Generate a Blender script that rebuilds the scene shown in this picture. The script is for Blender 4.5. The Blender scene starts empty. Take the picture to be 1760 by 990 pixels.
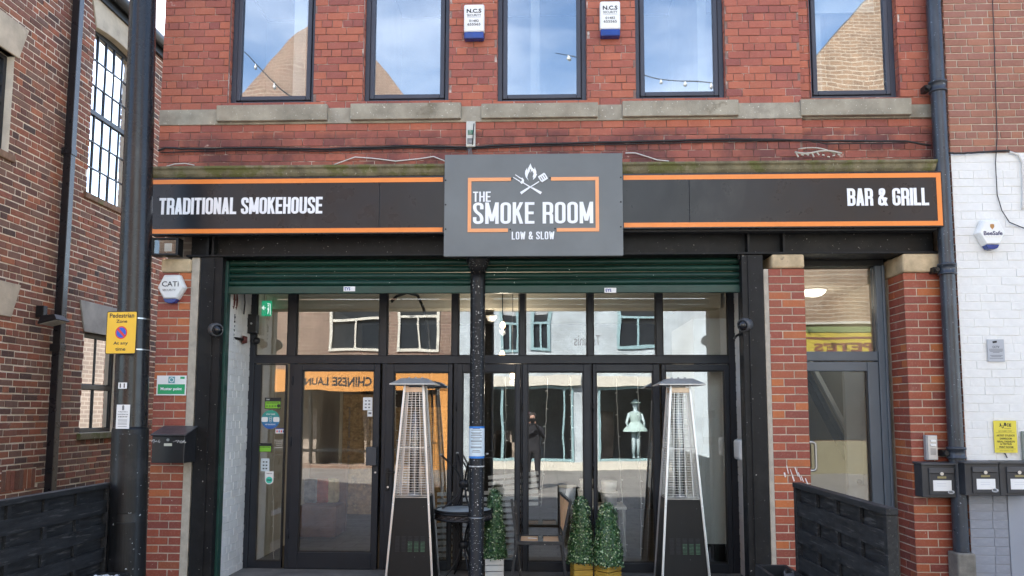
import bpy, bmesh, math, random
from mathutils import Vector, Matrix
import numpy as np
R = math.radians
random.seed(7)
S = bpy.context.scene
COL = S.collection

# ------------------------------------------------------------------ camera
FPX, CX, CY = 1300.0, 880.0, 587.0           # focal length and principal point in photo pixels (1760 x 990)
YAW, PITCH, ROLL = math.atan(48/1300), math.atan(0.0927), R(0.16)
CAMLOC = Vector((0.0, -7.8, 1.8))
CR = (Matrix.Rotation(YAW, 3, 'Z') @ Matrix.Rotation(R(90)+PITCH, 3, 'X') @ Matrix.Rotation(ROLL, 3, 'Z'))
cd = bpy.data.cameras.new('camera')
cam = bpy.data.objects.new('camera', cd)
COL.objects.link(cam)
cam.matrix_world = Matrix.Translation(CAMLOC) @ CR.to_4x4()
cd.sensor_width = 36.0
cd.lens = FPX/1760*36.0
cd.shift_y = (CY-495.0)/1760.0
cd.clip_end = 500
S.camera = cam

def ray(px, py):
    return CR @ Vector(((px-CX)/FPX, -(py-CY)/FPX, -1.0))
def P(px, py, Y=0.0):
    d = ray(px, py); t = (Y-CAMLOC.y)/d.y
    return CAMLOC + d*t
def PX(px, py, X):
    d = ray(px, py); t = (X-CAMLOC.x)/d.x
    return CAMLOC + d*t
def rect(x0, y0, x1, y1, Y=0.0):
    xm, ym = (x0+x1)/2, (y0+y1)/2
    return P(x0, ym, Y).x, P(x1, ym, Y).x, P(xm, y1, Y).z, P(xm, y0, Y).z
CRI = CR.transposed()
def proj(v):
    c = CRI @ (Vector(v)-CAMLOC)
    if c.z > -0.05: return None
    return (CX+FPX*c.x/-c.z, CY-FPX*c.y/-c.z, -c.z)

# ------------------------------------------------------------------ sky, sun, exposure
SUN_EL, SUN_AZ = R(45), R(-24)                # azimuth from +Y (behind the building) towards +X
w = bpy.data.worlds.new("World"); S.world = w; w.use_nodes = True
nt = w.node_tree; nt.nodes.clear()
wo = nt.nodes.new('ShaderNodeOutputWorld'); bg = nt.nodes.new('ShaderNodeBackground')
sk = nt.nodes.new('ShaderNodeTexSky'); sk.sky_type = 'NISHITA'; sk.sun_disc = False
sk.sun_elevation = SUN_EL; sk.sun_rotation = SUN_AZ; sk.air_density = 1.0; sk.dust_density = 1.0; sk.ozone_density = 1.2
tc = nt.nodes.new('ShaderNodeTexCoord'); mp = nt.nodes.new('ShaderNodeMapping'); mp.inputs['Scale'].default_value = (1.0, 1.0, 2.6)
nz = nt.nodes.new('ShaderNodeTexNoise'); nz.inputs['Scale'].default_value = 1.7; nz.inputs['Detail'].default_value = 7; nz.inputs['Roughness'].default_value = 0.55
rp = nt.nodes.new('ShaderNodeValToRGB'); rp.color_ramp.elements[0].position = 0.50; rp.color_ramp.elements[1].position = 0.78
rp.color_ramp.elements[0].color = (0.0, 0.0, 0.0, 1); rp.color_ramp.elements[1].color = (0.5, 0.5, 0.5, 1)
mx = nt.nodes.new('ShaderNodeMix'); mx.data_type = 'RGBA'
mx.inputs[7].default_value = (10.0, 10.2, 10.6, 1)
nt.links.new(tc.outputs['Generated'], mp.inputs['Vector']); nt.links.new(mp.outputs[0], nz.inputs['Vector'])
nt.links.new(nz.outputs['Fac'], rp.inputs[0]); nt.links.new(rp.outputs[0], mx.inputs[0])
nt.links.new(sk.outputs[0], mx.inputs[6]); nt.links.new(mx.outputs[2], bg.inputs[0])
bg.inputs[1].default_value = 0.125
nt.links.new(bg.outputs[0], wo.inputs[0])
sl = bpy.data.lights.new('sun', 'SUN'); sl.energy = 4.4; sl.angle = R(0.5); sl.color = (1.0, 0.95, 0.87)
so = bpy.data.objects.new('sun', sl); COL.objects.link(so)
sdir = Vector((math.sin(SUN_AZ)*math.cos(SUN_EL), math.cos(SUN_AZ)*math.cos(SUN_EL), math.sin(SUN_EL)))
so.rotation_euler = (-sdir).to_track_quat('-Z', 'Y').to_euler(); so.location = sdir*40
S.view_settings.view_transform = 'Standard'; S.view_settings.look = 'None'
S.view_settings.exposure = 2.28; S.view_settings.gamma = 1.0
S.cycles.use_denoising = True
S.cycles.max_bounces = 8; S.cycles.transparent_max_bounces = 16; S.cycles.glossy_bounces = 4
S.cycles.caustics_reflective = False; S.cycles.caustics_refractive = False

# ------------------------------------------------------------------ materials
class NT:
    def __init__(s, name):
        s.m = bpy.data.materials.new(name); s.m.use_nodes = True
        s.t = s.m.node_tree; s.t.nodes.clear()
        s.out = s.n('OutputMaterial')
    def n(s, k, **kw):
        nd = s.t.nodes.new('ShaderNode'+k)
        for a, v in kw.items():
            if a.startswith('i_'): nd.inputs[a[2:].replace('_', ' ')].default_value = v
            else: setattr(nd, a, v)
        return nd
    def l(s, a, b): s.t.links.new(a, b)
    def ramp(s, fac, stops, interp='LINEAR'):
        r = s.n('ValToRGB'); r.color_ramp.interpolation = interp
        e = r.color_ramp.elements
        while len(e) < len(stops): e.new(0.5)
        for x, (p, c) in zip(e, stops):
            x.position = p; x.color = (c, c, c, 1) if isinstance(c, (int, float)) else (*c, 1)
        s.l(fac, r.inputs[0]); return r.outputs[0]
    def mix(s, fac, a, b, mode='MIX'):
        m = s.n('Mix', data_type='RGBA', blend_type=mode)
        for sock, v in ((m.inputs[0], fac), (m.inputs[6], a), (m.inputs[7], b)):
            if hasattr(v, 'is_linked'): s.l(v, sock)
            elif isinstance(v, (int, float)): sock.default_value = v if sock == m.inputs[0] else (v, v, v, 1)
            else: sock.default_value = (*v, 1)
        return m.outputs[2]
    def math(s, op, a, b=0.0):
        m = s.n('Math', operation=op)
        for sock, v in zip(m.inputs, (a, b)):
            if hasattr(v, 'is_linked'): s.l(v, sock)
            else: sock.default_value = v
        return m.outputs[0]
    def noise(s, vec, scale, detail=4, rough=.55, stretch=None):
        if stretch:
            mp = s.n('Mapping'); mp.inputs['Scale'].default_value = stretch; s.l(vec, mp.inputs[0]); vec = mp.outputs[0]
        x = s.n('TexNoise'); x.inputs['Scale'].default_value = scale; x.inputs['Detail'].default_value = detail; x.inputs['Roughness'].default_value = rough
        s.l(vec, x.inputs['Vector']); return x.outputs['Fac']
    def pr(s, col, rough=.6, metal=0.0, bump=None, bstr=.2, bdist=.01, spec=.5, coat=0):
        b = s.n('BsdfPrincipled')
        for k, v in (('Base Color', col), ('Roughness', rough), ('Metallic', metal)):
            if hasattr(v, 'is_linked'): s.l(v, b.inputs[k])
            else: b.inputs[k].default_value = (*v, 1) if k == 'Base Color' else v
        b.inputs['Specular IOR Level'].default_value = spec
        b.inputs['Coat Weight'].default_value = coat
        if bump is not None:
            bp = s.n('Bump'); bp.inputs['Strength'].default_value = bstr; bp.inputs['Distance'].default_value = bdist
            s.l(bump, bp.inputs['Height']); s.l(bp.outputs[0], b.inputs['Normal'])
        s.l(b.outputs[0], s.out.inputs[0]); return b

MATS = {}
def M(name, col, rough=.6, var=.25, scale=6.0, metal=0.0, bump=.15, bdist=.004, specks=None, stretch=None, spec=.5, patch=None, coat=0, bscale=60.0):
    """plain material with uneven tone; specks=(colour, scale, threshold); patch=(colour, scale, threshold)"""
    if name in MATS: return MATS[name]
    t = NT(name); v = t.n('TexCoord').outputs['Object']
    n1 = t.noise(v, scale, 5, .6, stretch)
    dk = tuple(c*(1-var) for c in col); lt = tuple(min(.95, c*(1+var)) for c in col)
    c = t.ramp(n1, [(.3, dk), (.7, lt)])
    if patch:
        pm = t.ramp(t.noise(v, patch[1], 6, .65, stretch), [(patch[2], 0.), (patch[2]+.08, 1.)])
        c = t.mix(pm, c, patch[0])
    if specks:
        sm = t.ramp(t.noise(v, specks[1], 2, .5), [(specks[2], 0.), (specks[2]+.03, 1.)])
        c = t.mix(sm, c, specks[0])
    r = t.math('ADD', t.math('MULTIPLY', t.noise(v, scale*2.3, 3), .25), max(0., rough-.125))
    t.pr(c, r, metal, t.noise(v, bscale, 4, .6, stretch) if bump else None, bump, bdist, spec, coat)
    MATS[name] = t.m; return t.m

def brick_mat(name, cols, rough=.75, speck=None, soot=None, bump=.5, inner=.22, spec=.4):
    t = NT(name)
    pos = t.n('NewGeometry'); oi = t.n('ObjectInfo')
    rnd = t.math('FRACT', t.math('ADD', oi.outputs['Random'], pos.outputs['Random Per Island']))
    p = pos.outputs['Position']
    n = len(cols)
    c = t.ramp(rnd, [((i+.02)/n, cc) for i, cc in enumerate(cols)])
    nn = t.noise(p, 14, 6, .65)
    c = t.mix(t.ramp(nn, [(.3, inner), (.75, 0.)]), c, (0.02, 0.012, 0.012))
    c = t.mix(t.ramp(t.noise(p, .9, 5, .7, (1.6, 1.6, .7)), [(.38, .20), (.60, 0.)]), c, (.07, .035, .03))
    c = t.mix(t.ramp(t.noise(p, 5, 6, .75), [(.60, 0.), (.74, .28)]), c, (.52, .36, .29))
    c = t.mix(t.ramp(t.noise(p, 55, 3, .6), [(.5, 0.), (.8, .25)]), c, (.5, .30, .22))
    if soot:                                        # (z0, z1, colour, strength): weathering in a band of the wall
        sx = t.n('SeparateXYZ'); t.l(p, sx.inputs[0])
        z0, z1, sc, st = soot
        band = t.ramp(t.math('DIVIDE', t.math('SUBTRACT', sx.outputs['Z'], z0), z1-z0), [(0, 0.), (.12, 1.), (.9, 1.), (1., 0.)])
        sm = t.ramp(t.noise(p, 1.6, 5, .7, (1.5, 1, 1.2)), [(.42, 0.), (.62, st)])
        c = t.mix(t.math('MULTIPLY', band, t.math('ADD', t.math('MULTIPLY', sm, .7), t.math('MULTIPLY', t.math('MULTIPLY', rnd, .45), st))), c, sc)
    if speck:
        sm = t.ramp(t.noise(p, speck[1], 3, .55), [(speck[2], 0.), (speck[2]+.03, 1.)])
        big = t.ramp(t.noise(p, speck[1]*.22, 3, .7), [(.69, 0.), (.75, .7)])
        c = t.mix(t.math('MAXIMUM', sm, big), c, speck[0])
    t.pr(c, rough, 0, t.math('ADD', t.noise(p, 70, 4, .7), t.noise(p, 11, 3, .6)), bump, .006, spec)
    MATS[name] = t.m; return t.m

def glass(name, refl, tint=(.86, .9, .9), wave=.02, wscale=1.3):
    t = NT(name)
    tr = t.n('BsdfTransparent'); tr.inputs[0].default_value = (*tint, 1)
    gl = t.n('BsdfGlossy'); gl.inputs['Roughness'].default_value = 0.0; gl.inputs[0].default_value = (.95, .97, 1, 1)
    g = t.n('NewGeometry')
    bp = t.n('Bump'); bp.inputs['Strength'].default_value = wave; bp.inputs['Distance'].default_value = .05
    t.l(t.noise(g.outputs['Position'], wscale, 1.5, .5), bp.inputs['Height']); t.l(bp.outputs[0], gl.inputs['Normal'])
    fr = t.n('Fresnel'); fr.inputs[0].default_value = 1.4
    f = t.math('MINIMUM', t.math('ADD', fr.outputs[0], refl), 1.0)
    ms = t.n('MixShader'); t.l(f, ms.inputs[0]); t.l(tr.outputs[0], ms.inputs[1]); t.l(gl.outputs[0], ms.inputs[2])
    t.l(ms.outputs[0], t.out.inputs[0]); MATS[name] = t.m; return t.m

def emit(name, col, st):
    t = NT(name); e = t.n('Emission'); e.inputs[0].default_value = (*col, 1); e.inputs[1].default_value = st
    t.l(e.outputs[0], t.out.inputs[0]); return t.m

def masonry_tex(name, c1, c2, mortar, bw=.235, bh=.083, ms=.012, rough=.8):
    """far brickwork, too small to pick apart: brick texture on x/z"""
    t = NT(name); g = t.n('NewGeometry'); sx = t.n('SeparateXYZ'); t.l(g.outputs['Position'], sx.inputs[0])
    cb = t.n('CombineXYZ'); t.l(t.math('ADD', sx.outputs['X'], sx.outputs['Y']), cb.inputs[0]); t.l(sx.outputs['Z'], cb.inputs[1])
    b = t.n('TexBrick'); t.l(cb.outputs[0], b.inputs['Vector'])
    b.inputs['Color1'].default_value = (*c1, 1); b.inputs['Color2'].default_value = (*c2, 1); b.inputs['Mortar'].default_value = (*mortar, 1)
    b.inputs['Scale'].default_value = 1; b.inputs['Brick Width'].default_value = bw; b.inputs['Row Height'].default_value = bh; b.inputs['Mortar Size'].default_value = ms
    b.inputs['Bias'].default_value = .1
    c = t.mix(t.ramp(t.noise(g.outputs['Position'], 1.2, 6, .65), [(.35, .35), (.65, 0.)]), b.outputs[0], (.03, .02, .02))
    t.pr(c, rough, 0, b.outputs['Fac'], -.4, .01)
    MATS[name] = t.m; return t.m

def paving_mat(name, c1, c2, mortar, bw, bh, ms=.008):
    t = NT(name); g = t.n('NewGeometry')
    b = t.n('TexBrick'); t.l(g.outputs['Position'], b.inputs['Vector'])
    b.inputs['Color1'].default_value = (*c1, 1); b.inputs['Color2'].default_value = (*c2, 1); b.inputs['Mortar'].default_value = (*mortar, 1)
    b.inputs['Scale'].default_value = 1; b.inputs['Brick Width'].default_value = bw; b.inputs['Row Height'].default_value = bh; b.inputs['Mortar Size'].default_value = ms
    c = t.mix(t.ramp(t.noise(g.outputs['Position'], .9, 6, .65), [(.35, .45), (.65, 0.)]), b.outputs[0], (.06, .055, .05))
    t.pr(c, .75, 0, b.outputs['Fac'], -.3, .01); MATS[name] = t.m; return t.m

# ------------------------------------------------------------------ mesh helpers
WM = {}                                        # world matrix of each parent (nothing is evaluated while building)
class MB:
    def __init__(s): s.v = []; s.f = []; s.sm = []
    def add(s, vs, fs, smooth=False):
        b = len(s.v); s.v += [tuple(x) for x in vs]; s.f += [tuple(i+b for i in f) for f in fs]; s.sm += [smooth]*len(fs); return s
    def box(s, x0, x1, y0, y1, z0, z1):
        if x0 > x1: x0, x1 = x1, x0
        if y0 > y1: y0, y1 = y1, y0
        if z0 > z1: z0, z1 = z1, z0
        return s.add([(x0, y0, z0), (x1, y0, z0), (x1, y1, z0), (x0, y1, z0), (x0, y0, z1), (x1, y0, z1), (x1, y1, z1), (x0, y1, z1)],
                     [(0, 3, 2, 1), (4, 5, 6, 7), (0, 1, 5, 4), (1, 2, 6, 5), (2, 3, 7, 6), (3, 0, 4, 7)])
    def hexa(s, bot, top):
        return s.add(list(bot)+list(top), [(0, 3, 2, 1), (4, 5, 6, 7), (0, 1, 5, 4), (1, 2, 6, 5), (2, 3, 7, 6), (3, 0, 4, 7)])
    def bar(s, a, b, w, h, up=(0, 0, 1)):
        a, b = Vector(a), Vector(b); d = (b-a).normalized(); up = Vector(up)
        if abs(d.dot(up)) > .98: up = Vector((0, 1, 0))
        u = d.cross(up).normalized(); v = u.cross(d).normalized()
        q = [(-w/2, -h/2), (w/2, -h/2), (w/2, h/2), (-w/2, h/2)]
        return s.hexa([a+u*x+v*y for x, y in q], [b+u*x+v*y for x, y in q])
    def tube(s, pts, r, n=8, smooth=True, cap=True, closed=False):
        pts = [Vector(p) for p in pts]; m = len(pts); rs = r if isinstance(r, (list, tuple)) else [r]*m
        vs = []; prev = None
        for i, p in enumerate(pts):
            if closed: d = pts[(i+1) % m]-pts[i-1]
            else: d = pts[min(i+1, m-1)]-pts[max(i-1, 0)]
            d.normalize()
            if prev is None:
                u = d.cross(Vector((0, 0, 1)) if abs(d.z) < .9 else Vector((0, 1, 0))).normalized()
            else:
                u = (prev-d*prev.dot(d)).normalized()
            prev = u; v = d.cross(u)
            vs += [p+(u*math.cos(2*math.pi*k/n)+v*math.sin(2*math.pi*k/n))*rs[i] for k in range(n)]
        fs = []
        for i in range(m if closed else m-1):
            j = (i+1) % m
            for k in range(n):
                fs.append((i*n+k, i*n+(k+1) % n, j*n+(k+1) % n, j*n+k))
        s.add(vs, fs, smooth)
        if cap and not closed:
            b = len(s.v)-len(vs)
            s.f += [tuple(b+k for k in reversed(range(n))), tuple(b+(m-1)*n+k for k in range(n))]; s.sm += [False, False]
        return s
    def lathe(s, c, prof, n=20, smooth=True, sx=1, sy=1):
        c = Vector(c); vs = []
        for r, z in prof: vs += [(c.x+r*sx*math.cos(2*math.pi*k/n), c.y+r*sy*math.sin(2*math.pi*k/n), c.z+z) for k in range(n)]
        fs = [(i*n+k, i*n+(k+1) % n, (i+1)*n+(k+1) % n, (i+1)*n+k) for i in range(len(prof)-1) for k in range(n)]
        s.add(vs, fs, smooth)
        b = len(s.v)-len(vs)
        s.f += [tuple(b+k for k in reversed(range(n))), tuple(b+(len(prof)-1)*n+k for k in range(n))]; s.sm += [False, False]
        return s
    def plate(s, pts, o, u, v, nrm, t0, t1):
        """flat polygon pts (2d) on plane o,u,v extruded along nrm from t0 to t1"""
        o, u, v, nrm = map(Vector, (o, u, v, nrm)); n = len(pts)
        a = [o+u*x+v*y+nrm*t0 for x, y in pts]; b = [o+u*x+v*y+nrm*t1 for x, y in pts]
        return s.add(a+b, [tuple(reversed(range(n))), tuple(range(n, 2*n))]+[(k, (k+1) % n, n+(k+1) % n, n+k) for k in range(n)])
    def mesh(s, name):
        me = bpy.data.meshes.new(name); me.from_pydata(s.v, [], s.f); me.update()
        if any(s.sm): me.polygons.foreach_set('use_smooth', s.sm)
        return me
    def build(s, name, mat, parent=None, bevel=0, kind=None, label=None):
        me = s.mesh(name); me.materials.append(mat)
        return put(name, me, parent, bevel, kind, label)

def put(name, me, parent=None, bevel=0, kind=None, label=None):
    o = bpy.data.objects.new(name, me); COL.objects.link(o)
    WM[o] = Matrix()
    if parent is not None:
        o.parent = parent; o.matrix_parent_inverse = WM[parent].inverted()
    if bevel:
        m = o.modifiers.new('bevel', 'BEVEL'); m.width = bevel; m.segments = 2; m.limit_method = 'ANGLE'
    if kind: o['kind'] = kind
    if label: o['label'] = label
    return o
def thing(name, label, cat, loc=(0, 0, 0), group=None):
    o = bpy.data.objects.new(name, None); COL.objects.link(o); o.location = loc; o.empty_display_size = .1
    WM[o] = Matrix.Translation(Vector(loc)); o['label'] = label; o['category'] = cat
    if group: o['group'] = group
    return o
def tag(o, label, cat, group=None):
    o['label'] = label; o['category'] = cat
    if group: o['group'] = group
    return o
KIDS = lambda r: [c for c in COL.objects if c.parent == r]
def dup(root, loc, rotz, label, group=None):
    def cp(o, par):
        c = o.copy(); COL.objects.link(c); inv = o.matrix_parent_inverse.copy(); c.parent = par; c.matrix_parent_inverse = inv
        for k in KIDS(o): cp(k, c)
        return c
    r = cp(root, None); r.location = loc; r.rotation_euler = (0, 0, rotz); r['label'] = label
    if group: r['group'] = group
    return r

# --- writing -------------------------------------------------------
def text(body, o, u, v, wid, hei, mat, parent, bold=.0, lift=.001, name='lettering', squeeze=None, fit=True):
    """flat print of body, centred on o, u = reading direction, v = up, fitted to wid x hei"""
    c = bpy.data.curves.new('t', 'FONT'); c.body = body; c.align_x = 'CENTER'; c.align_y = 'CENTER'; c.resolution_u = 3; c.offset = bold
    t = bpy.data.objects.new('t', c)
    me = bpy.data.meshes.new_from_object(t)
    bpy.data.objects.remove(t); bpy.data.curves.remove(c)
    n = len(me.vertices); co = np.empty(n*3, dtype=np.float32); me.vertices.foreach_get('co', co); co = co.reshape(n, 3)
    lo, hi = co.min(0), co.max(0); s = (hi-lo); s[s == 0] = 1
    sx = wid/s[0]; sy = hei/s[1]
    if not fit: sx = sy = min(sx, sy)
    o, u, v = Vector(o), Vector(u).normalized(), Vector(v).normalized(); nr = u.cross(v)
    mid = (lo+hi)/2
    q = [o+u*float((p[0]-mid[0])*sx)+v*float((p[1]-mid[1])*sy)+nr*lift for p in co]
    me.vertices.foreach_set('co', np.array([list(p) for p in q], dtype=np.float32).ravel()); me.update()
    me.name = name; me.materials.clear(); me.materials.append(mat)
    return put(name, me, parent)

def fillet(pts, r, closed=False, n=5):
    pts = [Vector((p[0], p[1])) for p in pts]; out = []; m = len(pts)
    for i, p in enumerate(pts):
        if not closed and i in (0, m-1): out.append(p); continue
        a, b = pts[i-1]-p, pts[(i+1) % m]-p
        rr = min(r, a.length*.49, b.length*.49); A, B = p+a.normalized()*rr, p+b.normalized()*rr
        for k in range(n+1):
            t = k/n; out.append(A*(1-t)**2+p*2*t*(1-t)*1.0+B*t*t)
    return out
def glyph(ch, W, a, b, r):
    """list of (polyline, mode, closed): condensed block capitals, height 1; a, b = half stroke across / up"""
    x0, x1, y0, y1, c = a, W-a, b, 1-b, W/2
    F = lambda p, cl=False, rr=r: fillet(p, rr, cl)
    V = lambda x, lo=0, hi=1: ([(x, lo), (x, hi)], 'n', False)
    H = lambda y, l=0.0, h=W: ([(l, y), (h, y)], 'n', False)
    Sl = lambda x, y, x2, y2: ([(x, y), (x2, y2)], 'x', False)
    G = {'T': [V(c, 0, 1), H(y1)], 'H': [V(x0), V(x1), H(.5)], 'E': [V(x0), H(y1), H(y0), H(.5, 0, W*.92)], 'L': [V(x0), H(y0)], 'I': [V(c)],
         'O': [(F([(x0, y0), (x1, y0), (x1, y1), (x0, y1)], True), 'n', True)],
         'D': [V(x0), (F([(a, y1), (x1, y1), (x1, y0), (a, y0)]), 'n', False)],
         'R': [V(x0), (F([(a, y1), (x1, y1), (x1, .47), (a, .47)]), 'n', False), (F([(a, .47), (x1, .47), (x1, 0)]), 'n', False)],
         'B': [V(x0), (F([(a, y1), (x1, y1), (x1, .52), (a, .52)]), 'n', False), (F([(a, .5), (x1, .5), (x1, y0), (a, y0)]), 'n', False)],
         'A': [Sl(x0, 0, c-a*.15, 1), Sl(x1, 0, c+a*.15, 1), H(.24, W*.2, W*.8)],
         'N': [V(x0), V(x1), Sl(x0, 1, x1, 0)], 'M': [V(x0), V(x1), Sl(x0, 1, c, .12), Sl(x1, 1, c, .12)],
         'K': [V(x0), Sl(x0+.02, .38, x1, 1), Sl(c-.02, .58, x1, 0)],
         'S': [(F([(x1, .68), (x1, y1), (x0, y1), (x0, .62), (x1, .38), (x1, y0), (x0, y0), (x0, .32)]), 'n', False)],
         'U': [(F([(x0, 1), (x0, y0), (x1, y0), (x1, 1)]), 'n', False)],
         'G': [(F([(x1, .68), (x1, y1), (x0, y1), (x0, y0), (x1, y0), (x1, .5), (c, .5)]), 'n', False)],
         'W': [Sl(x0, 1, W*.3, 0), Sl(W*.3, 0, c, .9), Sl(c, .9, W*.7, 0), Sl(W*.7, 0, x1, 1)],
         '&': [Sl(x1+.02, 0, x0+.07, .68), (F([(x0+.05, .62), (x0+.05, y1), (x1-.10, y1), (x1-.10, .68), (x0, .42), (x0, y0), (x1-.12, y0), (x1+.01, .46)], False, .11), 'n', False)]}
    return G.get(ch, [])
WIDE = {'I': .5, 'M': 1.28, 'W': 1.4, '&': 1.15, 'L': .88, 'E': .9, 'T': .95, ' ': .45}
def sign_text(body, x0, x1, z0, z1, Y, mat, parent, a=.085, b=.07, r=.16, w0=.40, gap=.06, depth=.004):
    """raised capitals facing -Y, fitted to the box"""
    ws = [(w0*WIDE.get(ch, 1) if ch != 'I' else 2*a) for ch in body]
    tot = sum(ws)+gap*(len(body)-1); h = z1-z0; kx = (x1-x0)/tot
    m = MB(); x = 0; k = 0
    for ch, W in zip(body, ws):
        for pl, mode, closed in glyph(ch, W, a, b, r):
            pl = [Vector((p[0], p[1])) for p in pl]; L = []; Rr = []; n = len(pl)
            for i, p in enumerate(pl):
                if mode == 'x': nn = Vector((1, 0)); off = Vector((a, 0))
                else:
                    d0 = pl[i]-pl[i-1] if (i > 0 or closed) else pl[1]-pl[0]
                    d1 = pl[(i+1) % n]-pl[i] if (i < n-1 or closed) else pl[i]-pl[i-1]
                    d = (d0.normalized()+d1.normalized()).normalized() if (d0.length > 1e-6 and d1.length > 1e-6) else (d0 if d0.length > d1.length else d1).normalized()
                    off = Vector((d.y*a, -d.x*b))
                L.append(p+off); Rr.append(p-off)
            y = Y-depth-k*.00015; k = (k+1) % 9
            q = lambda p, yy: (x0+(x+p.x)*kx, yy, z0+p.y*h)
            vs = [q(p, y) for p in L]+[q(p, y) for p in Rr]+[q(p, Y) for p in L]+[q(p, Y) for p in Rr]
            fs = []
            for i in range(n if closed else n-1):
                j = (i+1) % n
                fs += [(i, j, n+j, n+i), (2*n+i, 2*n+j, j, i), (n+i, n+j, 3*n+j, 3*n+i)]
            m.add(vs, fs)
        x += W+gap
    return m.build('lettering', mat, parent)

# --- walls -----------------------------------------------------------
def rsub(rs, hole):
    out = []; hx0, hx1, hz0, hz1 = hole
    for x0, x1, z0, z1 in rs:
        if hx0 >= x1 or hx1 <= x0 or hz0 >= z1 or hz1 <= z0: out.append((x0, x1, z0, z1)); continue
        a, b = max(z0, hz0), min(z1, hz1)
        if hz0 > z0: out.append((x0, x1, z0, hz0))
        if hz1 < z1: out.append((x0, x1, hz1, z1))
        if hx0 > x0: out.append((x0, hx0, a, b))
        if hx1 < x1: out.append((hx1, x1, a, b))
    return out
def slabs(rs, holes):
    rs = [rs]
    for h in holes: rs = rsub(rs, h)
    return rs

def bond_rows(u0, u1, z0, z1, course, L, joint, header_every=4, phase=0, holes=(), rnd=None, header=None):
    """bricks (u0,u1,z0,z1) of a wall in garden-wall bond"""
    rnd = rnd or random; out = []; n = int(math.ceil((z1-z0)/course)); Hd = L/2
    for i in range(n):
        za = z0+i*course; zb = min(za+course-joint, z1)
        if zb-za < .02: continue
        k = (i+phase) % header_every
        step = Hd if k == 0 else L
        u = u0-({0: Hd*.5, 1: 0, 2: L*.5, 3: 0}.get(k, L*.25*(k % 3)))
        if k == 0: u = u0-Hd*.5
        while u < u1:
            st = step*(1+rnd.uniform(-.02, .02))
            a, b = max(u, u0), min(u+st-joint, u1)
            if b-a > .03: out.append((a, b, za, zb))
            u += st
    for h in holes: out = rsub(out, h)
    return [q for q in out if q[1]-q[0] > .025 and q[3]-q[2] > .018]

UNIT = None
def unit_brick():
    e, f = .012, .035
    return ([(-.5, 0, -.5), (.5, 0, -.5), (.5, 0, .5), (-.5, 0, .5), (-.5, -.75, -.5), (.5, -.75, -.5), (.5, -.75, .5), (-.5, -.75, .5),
             (-.5+e, -1, -.5+f), (.5-e, -1, -.5+f), (.5-e, -1, .5-f), (-.5+e, -1, .5-f)],
            [(0, 1, 5, 4), (1, 2, 6, 5), (2, 3, 7, 6), (3, 0, 4, 7), (4, 5, 9, 8), (5, 6, 10, 9), (6, 7, 11, 10), (7, 4, 8, 11), (8, 9, 10, 11)])
def lay_bricks(parent, sets, limit=300, hidden=(), prefix='brick'):
    """sets: list of (rows, origin, angle, material, proud, jitter). The largest in view become parts, the rest one mesh per material."""
    UV, UF = unit_brick(); allb = []; unit = {}
    rnd = random.Random(len(sets)*13+5)
    for rows, org, ang, mat, proud, jit in sets:
        ca, sa = math.cos(ang), math.sin(ang)
        for a, b, z0, z1 in rows:
            u = (a+b)/2; z = (z0+z1)/2
            loc = Vector((org[0]+u*ca, org[1]+u*sa, z))
            pj = proud*(1+rnd.uniform(-.35, .35)*jit); rot = rnd.gauss(0, .004)*jit
            w_, h_ = (b-a), (z1-z0)
            area = 0
            q = proj(loc)
            if q and -6 < q[0] < 1766 and -4 < q[1] < 994 and not any(x0 < q[0] < x1 and y0 < q[1] < y1 for x0, y0, x1, y1 in hidden):
                q0 = proj(loc-Vector((ca, sa, 0))*w_/2); q1 = proj(loc+Vector((ca, sa, 0))*w_/2)
                if q0 and q1: area = abs(q1[0]-q0[0])*h_*FPX/q[2]
            allb.append((area, loc, ang, w_, h_, pj, rot, mat))
    allb.sort(key=lambda t: -t[0])
    stuff = {}
    for i, (area, loc, ang, w_, h_, pj, rot, mat) in enumerate(allb):
        mtx = Matrix.Translation(loc) @ Matrix.Rotation(ang, 4, 'Z') @ Matrix.Rotation(rot, 4, 'Y') @ Matrix.Diagonal((w_, pj, h_, 1))
        if i < limit and area > 0:
            if mat.name not in unit:
                me = bpy.data.meshes.new('brick'); me.from_pydata(UV, [], UF); me.materials.append(mat); unit[mat.name] = me
            o = bpy.data.objects.new(prefix, unit[mat.name]); COL.objects.link(o)
            o.parent = parent; o.matrix_basis = WM[parent].inverted() @ mtx
        else:
            stuff.setdefault(mat.name, (MB(), mat))[0].add([mtx @ Vector(p) for p in UV], UF)
    for mb, mat in stuff.values(): mb.build('brickwork', mat, parent, kind='stuff')
# ------------------------------------------------------------------ shared materials
MORTAR_RED = M('mortar_red', (.24, .155, .13), .9, .3, 9, bump=.4, patch=((.66, .56, .50), 4, .52))
MORTAR_PALE = M('mortar_pale', (.56, .48, .39), .9, .25, 9, bump=.4)
MORTAR_OLD = M('mortar_old', (.82, .72, .58), .95, .12, 5, bump=.6, bdist=.01)
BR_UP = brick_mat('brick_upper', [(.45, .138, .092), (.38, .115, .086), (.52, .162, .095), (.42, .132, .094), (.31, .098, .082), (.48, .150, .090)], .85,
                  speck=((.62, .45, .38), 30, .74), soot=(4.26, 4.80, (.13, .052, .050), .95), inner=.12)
BR_PIER = brick_mat('brick_pier', [(.42, .095, .042), (.26, .058, .042), (.35, .075, .040), (.54, .155, .042), (.23, .052, .042), (.39, .085, .036), (.31, .066, .042)], .45,
                    speck=((.68, .60, .52), 38, .725), inner=.16, bump=.35, spec=.4)
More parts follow.
